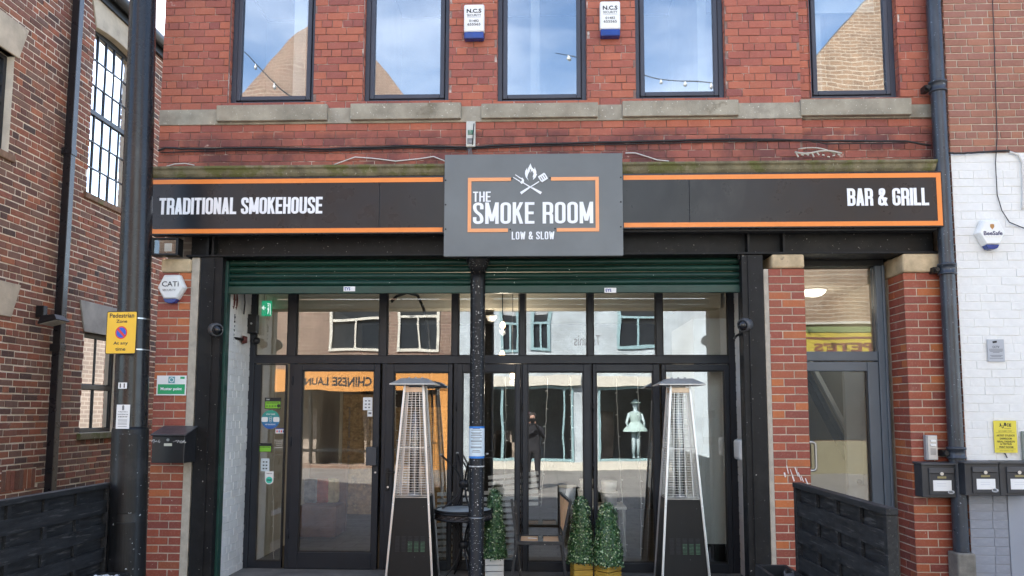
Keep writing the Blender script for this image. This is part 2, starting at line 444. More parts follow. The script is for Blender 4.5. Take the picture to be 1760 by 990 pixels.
BR_OLD = brick_mat('brick_old', [(.36, .15, .10), (.115, .075, .064), (.48, .155, .082), (.22, .13, .10), (.52, .18, .088), (.090, .064, .056), (.38, .13, .084), (.26, .145, .105)], .95,
                   speck=((.45, .36, .30), 24, .73), inner=.35, bump=.9)
BR_NEXT = brick_mat('brick_next', [(.37, .165, .112), (.31, .142, .104), (.41, .18, .112), (.34, .155, .115)], .88, inner=.1)
WHITE_BR = M('white_painted_brick', (.77, .765, .745), .6, .05, 2.0, bump=.5, bscale=35, stretch=(1.3, 1, .6), patch=((.68, .665, .635), 1.6, .58), specks=((.42, .36, .32), 30, .79))
GREY_BR = M('grey_painted_brick', (.27, .285, .33), .6, .1, 2.0, bump=.4, bscale=35, patch=((.36, .38, .42), 5, .62))
REVEAL_W = M('white_reveal_paint', (.78, .765, .73), .65, .1, 3.0, bump=.4, bscale=30, patch=((.42, .38, .33), 5, .68))
STONE = M('sill_stone', (.35, .315, .25), .95, .3, 5, bump=.8, bdist=.006, specks=((.72, .68, .6), 45, .70), bscale=110)
STONE_SILL = M('sill_stone_dark', (.32, .285, .22), .95, .3, 4, bump=.8, bdist=.006, specks=((.70, .66, .56), 60, .69), bscale=110, patch=((.20, .17, .12), 3, .6))
MOSSY = M('mossy_stone', (.19, .165, .10), .95, .4, 7, bump=.9, bdist=.008, patch=((.13, .13, .045), 4, .5), specks=((.45, .42, .33), 40, .70))
PADST = M('sandstone', (.52, .40, .25), .92, .28, 7, bump=.6, bdist=.008, patch=((.22, .17, .13), 9, .64))
RENDER = M('cement_render', (.44, .39, .32), .95, .2, 9, bump=.7, bdist=.006)
STEEL = M('black_painted_steel', (.009, .0095, .011), .5, .35, 9, bump=.25, specks=((.55, .53, .5), 55, .735), patch=((.016, .016, .016), 3, .55), spec=.25)
STEEL_CHIP = M('chipped_black_iron', (.008, .008, .009), .42, .4, 9, spec=.3, bump=.3, specks=((.62, .6, .57), 70, .672), stretch=(1, 1, .55))
GREEN = M('green_shutter_paint', (.005, .036, .025), .45, .3, 6, bump=.2, specks=((.52, .58, .52), 28, .735), stretch=(.25, 1, 2.5), patch=((.05, .13, .1), 9, .64))
GREEN_RAIL = M('green_rail_paint', (.008, .045, .034), .45, .35, 6, bump=.2, specks=((.35, .4, .36), 50, .75))
UPVC = M('anthracite_window_frame', (.060, .066, .088), .42, .12, 2, bump=.03, spec=.35)
ALU = M('anthracite_aluminium', (.020, .023, .030), .42, .15, 3, bump=.03, spec=.3)
DOORGREY = M('slate_grey_door_paint', (.095, .115, .14), .42, .1, 2, bump=.05)
RUBBER = M('black_gasket', (.01, .01, .011), .6, .1, 5, bump=0)
GL_UP = glass('window_glass_upper', .18, (.9, .94, .95), .075, 1.2)
GL_SHOP = glass('window_glass_shop', .105, (.96, .975, .975), .04, 1.3)
GL_DOOR = glass('window_glass_hall', .07, (.96, .97, .96), .03, 1.3)
BLACKMET = M('black_metal', (.010, .010, .011), .45, .2, 9, bump=.1, spec=.35)
GALV = M('dull_steel', (.42, .42, .42), .35, .15, 12, metal=.9, bump=.1)
CHROME = M('brushed_stainless_steel', (.56, .58, .61), .34, .05, 5, metal=1.0, bump=0)
PLASTIC_W = M('white_plastic', (.80, .80, .78), .35, .05, 4, bump=.03)
PLASTIC_G = M('grey_plastic', (.30, .31, .32), .45, .1, 4, bump=.05)
BLUE_LENS = M('blue_strobe_lens', (.012, .045, .24), .15, .2, 6, bump=0)
INK = M('black_ink', (.015, .015, .018), .6, .05, 3, bump=0)
INK_SOFT = M('grey_ink', (.16, .16, .17), .6, .05, 3, bump=0)
PAPER = M('white_paper', (.80, .80, .79), .7, .04, 5, bump=0)
WHITE_VINYL = M('white_vinyl', (.84, .85, .88), .4, .03, 3, bump=0)
ORANGE = M('orange_vinyl', (.85, .25, .045), .4, .06, 3, bump=0)
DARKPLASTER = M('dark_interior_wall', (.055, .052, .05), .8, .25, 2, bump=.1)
UX, UZ, NF = (1, 0, 0), (0, 0, 1), (0, -1, 0)

# ------------------------------------------------------------------ ground
g = MB(); g.box(-60, 60, -60, 60, -.3, 0.0)
street = g.build('street', paving_mat('street_paving', (.30, .28, .25), (.25, .235, .21), (.05, .047, .042), .45, .225), None); street['kind'] = 'structure'
g = MB(); g.box(-6.2, -3.97, -.3, 14, .004, .03)
alley = g.build('alley_path', M('mossy_alley_paving', (.15, .15, .11), .95, .35, 3, bump=.7, bdist=.02, patch=((.10, .115, .035), 2.2, .5)), None); alley['kind'] = 'structure'

# ------------------------------------------------------------------ the smokehouse building
XL = P(268, 350).x; XR = P(1618, 250).x
XB = P(1375, 100).x                            # right edge of the plain bay; the bay right of it stands 5 cm back
bld = thing('smokehouse_building', 'two storey red brick building with black and orange restaurant fascia over a glazed shopfront', 'building', ((XL+XR)/2, 4, 0))
wins = [(400, 545, 183), (628, 774, 180), (855, 1008, 180), (1090, 1243, 175.5), (1385, 1537, 173.5)]
ZT = P(880, -150).z
WZ1 = 6.62
wrect = []
for i, (a, b, yb) in enumerate(wins):
    yy = .10 if i < 4 else .14
    x0, x1, z0, _ = rect(a, 0, b, yb, yy)
    wrect.append((x0, x1, z0+.004, WZ1, yy))
ZB1 = sum(P(x, y, -.02).z for x, y in ((300, 188), (600, 186), (1040, 181), (1320, 167+5)))/4      # sill band top
ZB0 = sum(P(x, y, -.02).z for x, y in ((300, 214), (590, 212), (1050, 208), (1320, 201)))/4
ZC1 = sum(P(x, y, -.1).z for x, y in ((300, 287), (700, 285), (1200, 275), (1500, 269)))/4          # cornice top
ZC0 = ZC1-.13
ZF1 = P(880, 300, -.14).z
ZBE1 = P(600, 400, 0).z; ZBE0 = P(700, 440, 0).z
holes = [(a, b, c, d) for a, b, c, d, _ in wrect]
m = MB()
for a, b, c, d in slabs((XL, XB, ZBE1+.051, 7.3), holes): m.box(a, b, .012, .30, c, d)
for a, b, c, d in slabs((XB, XR, ZBE1+.051, 7.3), holes): m.box(a, b, .062, .30, c, d)
m.build('front_wall', MORTAR_RED, bld)
m = MB(); m.box(XL, XL+.3, .305, 2.6, 0, 7.3); m.box(XR-.3, XR, .305, 2.6, 0, 7.3); m.box(XL+.3, XR-.3, 2.3, 2.6, 3.75, 7.3); m.box(XL, XL+.3, 2.601, 8, 0, 3.55); m.box(XR-.3, XR, 2.601, 8, 0, 3.55); m.box(XL+.3, XR-.3, 7.7, 8, 0, 3.55)
m.build('rear_and_side_walls', masonry_tex('side_masonry', (.24, .18, .14), (.20, .15, .12), (.34, .29, .24)), bld)
m = MB(); m.box(XL-.03, XR+.03, -.06, 2.65, 7.303, 7.45); m.box(XL-.03, XR+.03, 2.66, 8.05, 3.75, 3.82); m.build('roof', M('roof_felt', (.07, .07, .07), .9, .2, 2), bld)
m = MB(); m.box(XL+.31, XR-.31, .31, 7.69, 3.56, 3.74); m.build('upper_floor', M('upper_floor_boards', (.30, .26, .21), .8, .2, 3), bld)
m = MB(); m.box(XL+.31, XR-.31, 2.15, 2.25, 3.745, 7.2)
for xx in (-2.0, -.1, 1.75, 3.0): m.box(xx, xx+.1, .32, 2.14, 3.745, 7.2)
m.box(XL+.31, XL+.33, .31, 2.14, 3.745, 7.2); m.box(XR-.33, XR-.31, .31, 2.14, 3.745, 7.2)
m.build('upper_partition', M('upper_room_plaster', (.42, .41, .38), .85, .1, 2, bump=0), bld)

# upper windows
for i, (x0, x1, z0, z1, yy) in enumerate(wrect):
    o1 = .055; o2 = .05
    f = MB()
    f.box(x0, x0+o1, yy, yy+.07, z0, z1); f.box(x1-o1, x1, yy, yy+.07, z0, z1); f.box(x0+o1, x1-o1, yy, yy+.07, z0, z0+o1); f.box(x0+o1, x1-o1, yy, yy+.07, z1-o1, z1)
    wf = f.build('window', UPVC, bld, bevel=.006)
    f = MB(); a, b, c, d = x0+o1+.004, x1-o1-.004, z0+o1+.004, z1-o1-.004
    f.box(a, a+o2, yy-.016, yy+.05, c, d); f.box(b-o2, b, yy-.016, yy+.05, c, d); f.box(a+o2, b-o2, yy-.016, yy+.05, c, c+o2); f.box(a+o2, b-o2, yy-.016, yy+.05, d-o2, d)
    f.build('sash', UPVC, wf, bevel=.010)
    f = MB(); f.box(a+o2-.008, b-o2+.008, yy+.012, yy+.018, c+o2-.008, d-o2+.008); f.build('pane', GL_UP, wf)
    f = MB(); f.box(x0-.02, x1+.02, yy-.05, yy+.03, z0-.022, z0-.001); f.build('sill_trim', UPVC, wf)
    if i in (0, 4):
        f = MB(); f.box(a+o2+.02, b-o2-.02, yy+.14, yy+.16, c+1.0 if i == 4 else c+.02, d-.05) if i == 4 else f.box(b-o2-.22, b-o2-.08, yy+.2, yy+.22, c, d-.05)
        f.build('blind', M('pale_blind', (.72, .70, .66), .8, .05, 2, bump=0), wf)

# stone band and sills
m = MB(); m.box(XL-.004, XB, -.012, .02, ZB0, ZB1); m.build('sill_band', STONE, bld, bevel=.006)
m = MB(); m.box(XB+.003, XR, .03, .07, ZB0+.01, ZB1-.02); m.build('sill_band', STONE, bld, bevel=.006)
sills = [(372, 562), (602, 792), (827, 1028), (1070, 1270), (1378, 1570)]
for i, (a, b) in enumerate(sills):
    x0 = P(a, 197, -.05).x; x1 = P(b, 197, -.05).x
    yy = wrect[i][4]; zt = wrect[i][2]-.024
    m = MB(); yo = -.06 if i < 4 else -.03
    m.hexa([(x0, yo, ZB0+.022), (x1, yo, ZB0+.022), (x1, yy+.05, ZB0+.022), (x0, yy+.05, ZB0+.022)],
           [(x0, yo, zt-.025), (x1, yo, zt-.025), (x1, yy+.05, zt), (x0, yy+.05, zt)])
    m.build('window_sill', STONE_SILL, bld, bevel=.008)
# cornice: sloped and weathered, above the fascia
xa, xb = P(255, 290, -.15).x, P(1612, 270, -.15).x
m = MB(); prof = [(.02, ZC0), (-.10, ZC0), (-.12, ZC0+.03), (-.13, ZC0+.07), (-.15, ZC0+.085), (-.15, ZC1-.02), (.02, ZC1)]
m.plate([(y, z) for y, z in prof], (xa, 0, 0), (0, 1, 0), (0, 0, 1), (1, 0, 0), 0, xb-xa); m.build('cornice', MOSSY, bld, bevel=.006)
m = MB(); m.box(xa+.02, xb-.02, -.10, .01, P(500, 402, -.1).z, ZC0-.002); m.build('fascia_backing', M('fascia_timber', (.02, .02, .022), .7, .2, 4), bld)

# steel beam over the openings
xs0, xs1 = P(322, 420).x, P(1612, 420).x
m = MB(); m.box(xs0, xs1, .10, .28, ZBE0+.022, ZBE1+.05); m.build('beam_web', STEEL, bld)
m = MB(); m.box(xs0, xs1, -.02, .29, ZBE0, ZBE0+.02); m.build('beam_flange', STEEL, bld, bevel=.003)
for px in (357, 366, 1287, 1348):
    x = P(px, 420).x; m = MB(); m.box(x-.012, x+.012, .0, .098, ZBE0+.023, ZBE1+.03); m.build('beam_stiffener', STEEL, bld)
for px in (348, 377, 1272, 1300):
    x = P(px, 446).x; m = MB(); m.lathe((x, .04, ZBE0-.045), [(.013, 0), (.013, .02), (.022, .021), (.022, .044)], 6, False); m.build('bolt', STEEL, bld)

# piers
PL0, PL1 = P(267, 600).x, P(323, 600).x
PM0, PM1 = P(1326, 640).x, P(1388, 640).x
PR0, PR1 = P(1560.5, 640).x, P(1624, 640).x
ZP = [P(295, 469).z, P(1347, 462).z, P(1580, 469).z]
DR = .37                                         # set-back of the hall door
m = MB(); m.box(PL0, PL1-.002, .012, .6, 0, ZP[0]); m.build('pier_core', MORTAR_PALE, bld)
m = MB(); m.box(PM0+.002, PM1-.003, .012, .6, 0, ZP[1]); m.build('pier_core', MORTAR_PALE, bld)
m = MB(); m.box(PR0+.009, PR1, .012, .6, 0, ZP[2]); m.build('pier_core', MORTAR_PALE, bld)
for (a, b), z, (dx0, dx1) in zip(((PL0, PL1), (PM0, PM1), (PR0, PR1)), ZP, ((.03, .0), (.03, .0), (.02, -.03))):
    m = MB(); m.box(a+dx0 if a != PR0 else a-.01, b-dx1, -.025, .62, z+.004, ZBE0-.003 if a != PL0 else ZBE0-.02); m.build('padstone', PADST, bld, bevel=.022)
m = MB(); m.box(PL1+.001, P(337, 600).x, .004, .4, 0, ZBE0-.004); m.build('render_strip', RENDER, bld, bevel=.006)
m = MB(); m.box(P(1317, 640).x, PM0-.001, .004, .4, 0, ZP[1]); m.build('render_strip', RENDER, bld, bevel=.006)
# bricks
rnd = random.Random(3)
up1 = bond_rows(XL, XB, ZB1, 6.85, .0832, .2265, .0075, 4, 1, holes, rnd)
lo1 = bond_rows(XL, XB, ZC1-.01, ZB0, .0832, .2265, .0075, 4, 2, [], rnd)
up2 = bond_rows(XB, XR, ZB1-.01, 6.85, .0832, .2265, .0075, 4, 1, holes, rnd)
lo2 = bond_rows(XB, XR, ZC1-.01, ZB0+.01, .0832, .2265, .0075, 4, 2, [], rnd)
def pier_rows(a, b, z1, off=0, course=.0812, J=.011):
    out = []; n = int(z1/course)
    z0 = z1-n*course
    for i in range(n):
        za = z0+i*course+J; zb = z0+(i+1)*course
        c = a+(b-a)*((.63 if (i+off) % 2 else .36)+rnd.uniform(-.015, .015))
        out += [(a, c-J/2, za, zb), (c+J/2, b, za, zb)]
    return out
sets = [(up1, (0, .012), 0, BR_UP, .009, 1), (lo1, (0, .012), 0, BR_UP, .009, 1), (up2, (0, .062), 0, BR_UP, .009, 1), (lo2, (0, .062), 0, BR_UP, .009, 1)]
for (a, b), z, o in zip(((PL0, PL1), (PM0, PM1), (PR0, PR1)), ZP, (0, 1, 0)):
    sets.append((pier_rows(a, b, z, o), (0, .012), 0, BR_PIER, .007, 1))
lf = []
for (a, b, c, d) in pier_rows(.0, DR-.03, ZP[2], 1): lf.append((-b, -a, c, d))
sets.append((lf, (PR0+.009, .012), R(-90), BR_PIER, .007, 1))
# brick reveals beside the upper windows (they face left and right)
for i, (x0, x1, z0, z1, yy) in enumerate(wrect):
    r1 = bond_rows(0, yy-.02, z0, 6.62, .0832, .11, .0075, 1, 0, [], rnd)
    yb = .012 if i < 4 else .062
    sets.append((([(-b+(-yb), -a+(-yb), c, d) for a, b, c, d in r1]) if False else [(-(b+.012), -(a+.012), c, d) for a, b, c, d in r1], (x1+.001, 0), R(-90), BR_UP, .007, .5))
    sets.append(([(a+.012, b+.012, c, d) for a, b, c, d in r1], (x0-.001, 0), R(90), BR_UP, .007, .5))
lay_bricks(bld, sets, 300, hidden=[(186, 0, 262, 990), (1370, 850, 1560, 990), (1595, 0, 1660, 990)])

# steel posts and shutter rails at both sides of the opening
for px0, px1, sgn in ((338, 376, 1), (1279, 1316, -1)):
    a, b = P(px0, 640).x, P(px1, 640).x
    m = MB(); t = .014
    m.box(a, b, -.005, .009, 0, ZBE0-.004); m.box(a, b, .15, .165, 0, ZBE0-.004); c = a+(b-a)*(.62 if sgn > 0 else .3); m.box(c-.006, c+.006, -.020, -.0045, 0, ZBE0-.006)
    m.box(a+.004, a+.018, .0095, .1495, 0, ZBE0-.004); m.box(b-.018, b-.004, .0095, .1495, 0, ZBE0-.004)
    m.build('steel_post', STEEL, bld, bevel=.003)
XREV0, XREV1 = P(430, 640, .85).x, P(1263, 640, .85).x
# painted brick reveals of the recess, laid brick by brick
for sgn, X in ((1, XREV0), (-1, XREV1)):
    m = MB()
    if sgn > 0: m.box(X-.35, X-.006, .19, .99, 0, 3.3)
    else: m.box(X+.006, X+.35, .19, .99, 0, 3.3)
    m.build('reveal_wall', REVEAL_W, bld)
    rows = bond_rows(.2, .84, .03, 3.25, .0832, .2265, .009, 4, 1, [], rnd)
    if sgn > 0: st = [(rows, (X-.006, 0), R(90), REVEAL_W, .006, 1)]
    else: st = [([(-b, -a, c, d) for a, b, c, d in rows], (X+.006, 0), R(-90), REVEAL_W, .006, 1)]
    UV, UF = unit_brick(); mb = MB()
    for rws, org, ang, mat, proud, jit in st:
        for a, b, c, d in rws:
            mx_ = Matrix.Translation((org[0]+(a+b)/2*math.cos(ang), org[1]+(a+b)/2*math.sin(ang), (c+d)/2)) @ Matrix.Rotation(ang, 4, 'Z') @ Matrix.Diagonal((b-a, proud*rnd.uniform(.6, 1.3), d-c, 1))
            mb.add([mx_ @ Vector(p) for p in UV], UF)
    mb.build('painted_brickwork', REVEAL_W, bld, kind='stuff')

# recess: threshold, soffit
m = MB(); m.box(XREV0-.02, XREV1+.02, .02, .84, .004, .03); m.build('threshold_slab', M('worn_concrete', (.17, .16, .145), .9, .3, 4, bump=.5, patch=((.26, .23, .19), 3, .6)), bld)
m = MB(); m.box(XREV0-.02, XREV1+.02, .30, .84, 3.22, 3.3); m.build('recess_soffit', M('soffit_paint', (.30, .29, .27), .8, .1, 2), bld)

# shopfront frame -------------------------------------------------------
YG = .85
def gx(px, py=640): return P(px, py, YG).x
def gz(py, px=850): return P(px, py, YG).z
ZTR0, ZTR1 = gz(632), gz(612)
sf = MB(); d0, d1 = YG-.03, YG+.05
XA, XZ = gx(427), gx(1264)
ZTOP = 3.22
sf.box(XA, gx(438), d0, d1, .03, ZTOP); sf.box(gx(1252.5), XZ, d0, d1, .03, ZTOP)
sf.box(gx(438), gx(1252.5), d0, d1, gz(625), ZTR1)
mul = [(494, 508), (652, 664), (777, 787), (893, 902.5), (1010, 1019.5), (1128.5, 1139)]
for a, b in mul: sf.box(gx(a), gx(b), d0+.003, d1-.003, ZTR1+.0005, ZTOP-.001)
for a, b in ((494, 505), (655, 664), (779, 786), (895, 898), (1015, 1018), (1133, 1135.5)): sf.box(gx(a, 800)+.002, gx(b, 800)-.002, d0+.004, d1-.004, .03, gz(625)-.0005)
frame = sf.build('shopfront_frame', ALU, bld, bevel=.004)
edges = [438]+[v for p in mul for v in p]+[1252.5]
for k in range(0, len(edges), 2):
    m = MB(); m.box(gx(edges[k])+.004, gx(edges[k+1])-.004, YG+.006, YG+.012, ZTR1+.004, ZTOP-.004); m.build('pane', GL_SHOP, frame)
    m = MB(); a, b = gx(edges[k])+.002, gx(edges[k+1])-.002
    m.box(a, a+.012, YG-.012, YG+.004, ZTR1+.002, ZTOP-.005); m.box(b-.012, b, YG-.012, YG+.004, ZTR1+.002, ZTOP-.005); m.box(a+.012, b-.012, YG-.012, YG+.004, ZTR1+.002, ZTR1+.014)
    m.build('glazing_bead', RUBBER, frame)
# lower lights and doors: (frame px, glass px, top, bottom, kind)
low = [((438, 494), (444, 489), 626, 968, 'side_light'), ((505, 655), (517, 642), 637, 951, 'door'), ((664, 779), (675.5, 770.5), 640, 964, 'door'), ((786, 895), (794, 886), 640, 964, 'door'),
       ((898, 1015), (907, 1003.5), 639, 964, 'door'), ((1018, 1133), (1025, 1124), 639, 964, 'door'), ((1135.5, 1252), (1145, 1247), 637, 964, 'door')]
for k, ((a, b), (c, d), y0, y1, kind) in enumerate(low):
    X0, X1, A, B = gx(a)+.003, gx(b)-.003, gx(c, 800), gx(d, 800); Z0 = .035; Z1 = gz(626)-.003; GA, GB = gz(y1), gz(y0)
    m = MB(); e0, e1 = (YG-.045, YG+.03) if kind == 'door' else (YG-.02, YG+.03)
    m.box(X0, A, e0, e1, Z0, Z1); m.box(B, X1, e0, e1, Z0, Z1); m.box(A, B, e0, e1, Z0, GA); m.box(A, B, e0, e1, GB, Z1)
    leaf = m.build(kind, ALU, bld, bevel=.006)
    m = MB(); m.box(A-.005, B+.005, YG-.006, YG, GA-.005, GB+.005); m.build('pane', GL_SHOP, leaf)
    m = MB(); y_ = YG-.03; m.box(A+.0005, A+.012, y_, YG-.008, GA, GB); m.box(B-.012, B-.0005, y_, YG-.008, GA, GB); m.box(A+.012, B-.012, y_, YG-.008, GA, GA+.012); m.box(A+.012, B-.012, y_, YG-.008, GB-.012, GB); m.build('gasket', RUBBER, leaf)
    if k == 1:
        x0, x1, z0, z1 = rect(630, 768, 648, 800, YG-.06); m = MB(); m.box(x0, x1, YG-.10, YG-.047, z0, z1); m.build('lock_box', M('lock_box_grey', (.045, .05, .06), .5, .1, 3), leaf, bevel=.006)
        p = P(645, 812, YG-.05); m = MB(); m.tube([(p.x, YG-.046, p.z), (p.x, YG-.058, p.z)], .011, 12); m.build('lock_cylinder', CHROME, leaf)
        for yy in (655, 760, 920):
            m = MB(); z = gz(yy); m.tube([(X0+.004, YG-.055, z-.05), (X0+.004, YG-.055, z+.05)], .008, 8); m.build('hinge', ALU, leaf)
    if k == 2:
        p = P(666, 812, YG-.05); q = P(667, 837, YG-.05); m = MB(); m.box(p.x-.018, p.x+.018, YG-.058, YG-.0455, q.z-.04, p.z+.05); m.build('handle_plate', BLACKMET, leaf, bevel=.004)
        m = MB(); m.bar((p.x-.01, YG-.075, p.z), (p.x+.12, YG-.075, p.z), .02, .018); m.bar((p.x, YG-.075, p.z), (p.x, YG-.058, p.z), .016, .016); m.build('handle', BLACKMET, leaf, bevel=.003)
        m = MB(); m.tube([(q.x, YG-.059, q.z), (q.x, YG-.066, q.z)], .012, 10); m.build('lock_cylinder', CHROME, leaf)
    if k >= 3:
        for yy in (700, 800, 900):
            m = MB(); z = gz(yy); m.tube([(X0-.0015, YG-.054, z-.045), (X0-.0015, YG-.054, z+.045)], .008, 8); m.build('hinge', BLACKMET, leaf)

# shop interior -------------------------------------------------------------
IX0, IX1 = XREV0-.02, XREV1+.0
m = MB(); m.box(IX0-.3, IX0, .995, 7.65, .0, 3.5); m.build('interior_side_wall', M('interior_painted_brick', (.60, .58, .53), .7, .12, 2.5, bump=.5, bscale=14), bld)
m = MB(); m.box(IX1+.03, IX1+.3, .995, 7.65, .0, 3.5); m.build('interior_side_wall', MATS['interior_painted_brick'], bld)
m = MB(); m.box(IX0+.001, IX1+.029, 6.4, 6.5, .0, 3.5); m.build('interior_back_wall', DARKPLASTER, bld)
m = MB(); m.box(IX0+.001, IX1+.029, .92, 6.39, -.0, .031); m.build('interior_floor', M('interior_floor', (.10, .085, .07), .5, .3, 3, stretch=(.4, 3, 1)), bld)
m = MB(); m.box(IX0+.001, IX1+.029, .92, 6.39, 3.45, 3.53); m.build('interior_ceiling', M('interior_ceiling', (.50, .48, .42), .85, .05, 2, bump=0), bld)
m = MB(); m.box(IX0+.002, IX1-.02, 1.35, 1.62, P(850, 530, 1.35).z, 3.449); m.build('bulkhead', M('bulkhead_cream', (.80, .76, .66), .8, .05, 2, bump=0), bld)
m = MB(); x0, x1, z0, z1 = rect(1196, 640, 1262, 938, 1.12); m.box(x0, IX1+.028, 1.12, 2.6, z0+.02, 2.9); wp = m.build('white_partition', M('partition_paint', (.84, .86, .85), .6, .04, 2, bump=0), bld)
m = MB(); m.box(x0+.01, IX1+.028, 1.14, 2.5, .032, z0+.018); m.build('skirting', BLACKMET, wp)
for py in (712, 757):
    q = P(1219, py, 1.12); m = MB(); m.box(q.x-.070, q.x+.070, 1.108, 1.1195, q.z-.045, q.z+.045); m.build('socket', PLASTIC_W, wp, bevel=.004)

# hall door, set back between the two right piers -------------------------------
def hx(px, py=560): return P(px, py, DR).x
def hz(py, px=1450): return P(px, py, DR).z
HX0, HX1 = PM1-.2, hx(1520, 560)+.02
m = MB(); ZH1 = hz(442)
m.box(HX0, HX1, DR, DR+.12, hz(457), ZH1+.12)
m.build('door_head', BLACKMET, bld)
m = MB(); xj = hx(1507, 560); m.box(xj, HX1, DR-.02, DR+.12, 0, hz(457)-.001); m.box(xj+.06, HX1-.02, DR-.045, DR-.0205, 0, hz(457)-.001)
m.box(HX0, xj-.001, DR, DR+.1, hz(620), hz(604)); m.build('door_frame', DOORGREY, bld, bevel=.006)
m = MB(); m.box(PM1-.1, xj-.003, DR+.04, DR+.046, hz(604)+.002, hz(457)-.004); m.build('fanlight_pane', GL_DOOR, bld)
m = MB(); xs = hx(1493, 700); m.box(xs, xj-.004, DR-.012, DR+.07, .02, hz(622)); m.box(HX0+.1, xs-.001, DR-.012, DR+.07, hz(638), hz(622)); m.box(HX0+.1, xs-.001, DR-.012, DR+.07, .02, .30)
hd = m.build('hall_door', DOORGREY, bld, bevel=.008)
m = MB(); m.box(HX0+.1, xs-.002, DR+.02, DR+.026, .302, hz(638)-.002); m.build('pane', GL_DOOR, hd)
m = MB(); m.box(xs-.02, xs-.002, DR, DR+.019, .302, hz(638)-.002); m.build('gasket', RUBBER, hd)
m = MB(); pa, pb = P(1389, 760, DR-.06), P(1389, 809, DR-.06); xr = P(1402, 785, DR-.06).x
m.tube([tuple(v) for v in [(pa.x-.02, DR+.0, pa.z), (pa.x-.02, DR-.06, pa.z)]]+[(p.x, DR-.06, p.y) for p in fillet([(pa.x-.01, pa.z), (xr, pa.z), (xr, pb.z), (pa.x-.01, pb.z)], .05)]+[(pb.x-.02, DR-.06, pb.z), (pb.x-.02, DR, pb.z)], .014, 10)
m.build('handle', GALV, hd)
# the hall behind it
m = MB(); m.box(XREV1+.36, XREV1+.38, .62, 6, 0, 3.4); m.box(XR-.32, XR-.301, .62, 6, 0, 3.4); m.box(XREV1+.381, XR-.321, 4.0, 4.1, 0, 3.4); m.build('hall_wall', M('hall_plaster', (.46, .43, .36), .8, .06, 2, bump=0), bld)
m = MB(); m.box(XREV1+.381, XR-.321, .62, 3.99, 3.3, 3.38); m.build('hall_ceiling', M('hall_ceiling', (.6, .57, .5), .8, .05, 2, bump=0), bld)
m = MB(); q0, q1, r0, r1 = rect(1466, 640, 1503, 905, 1.3); m.box(q0, q1+.5, 1.3, 1.34, .0, r1); idr = m.build('inner_door', PLASTIC_W, bld)
for z0_, z1_ in ((.25, .75), (.95, 1.55), (1.65, 1.95)):
    m = MB(); m.box(q0+.10, q0+.24, 1.288, 1.2995, z0_, z1_); m.build('door_panel', PLASTIC_W, idr, bevel=.008)
m = MB(); m.tube([(q0+.05, 1.299, 1.0), (q0+.05, 1.25, 1.0)], .025, 12); m.build('knob', GALV, idr)
m = MB(); m.box(q0-.07, q0-.004, 1.29, 1.36, 0, r1+.06); m.build('architrave', PLASTIC_W, idr)
a, b = P(1392, 655, 1.9), P(1462, 792, 1.9)
m = MB(); m.bar((a.x-.15, 1.9, a.z+.28), (b.x+.12, 1.9, b.z-.24), .06, .24, (0, 1, 0)); m.build('stair_string', BLACKMET, bld)
m = MB(); m.bar((a.x+.0, 1.86, a.z+.25), (b.x+.22, 1.86, b.z-.16), .05, .05, (0, 1, 0)); m.build('stair_handrail', PLASTIC_W, bld)

q = P(1396, 448, 1.5); cl_lamp = thing('ceiling_lamp', 'round lit ceiling lamp inside the hall behind the right door', 'ceiling lamp', (q.x, 1.5, 3.28))
m = MB(); m.lathe((q.x, 1.5, 3.21), [(.03, 0), (.10, .015), (.14, .05), (.15, .085)], 20); m.build('shade', emit('lamp_shade_glow', (1, .93, .74), .7), cl_lamp)
m = MB(); m.lathe((q.x, 1.5, 3.286), [(.16, 0), (.16, .012)], 20); m.build('base', PLASTIC_W, cl_lamp)
ld = bpy.data.lights.new('hall_light', 'POINT'); ld.energy = .7; ld.color = (1, .9, .72); ld.shadow_soft_size = .1
lo_ = bpy.data.objects.new('hall_light', ld); COL.objects.link(lo_); lo_.parent = cl_lamp; lo_.location = (0, 0, -.16)
# ------------------------------------------------------------------ column under the sign
COLX = P(818.5, 700).x
cl = thing('iron_column', 'round black cast iron column with chipped paint in the middle of the shopfront', 'column', (COLX, 0.1, 0))
m = MB(); m.lathe((COLX, .1, 0), [(.10, 0), (.10, .03), (.079, .05), (.079, ZBE0-.26), (.079, ZBE0-.16)], 28); m.build('shaft', STEEL_CHIP, cl)
m = MB(); m.lathe((COLX, .1, ZBE0-.16), [(.0795, 0), (.095, .05), (.125, .12), (.13, .155)], 28); m.build('capital', STEEL_CHIP, cl)
q = P(818, 802, 0.02); m = MB(); m.lathe((COLX, .1, q.z-.006), [(.081, 0), (.081, .012)], 24); m.build('collar', M('white_scuff', (.55, .55, .54), .7, .4, 30), cl)
q = P(818, 891, 0.02); m = MB(); m.lathe((COLX, .1, q.z-.005), [(.0825, 0), (.0825, .010)], 24); m.build('wire_tie', GALV, cl)
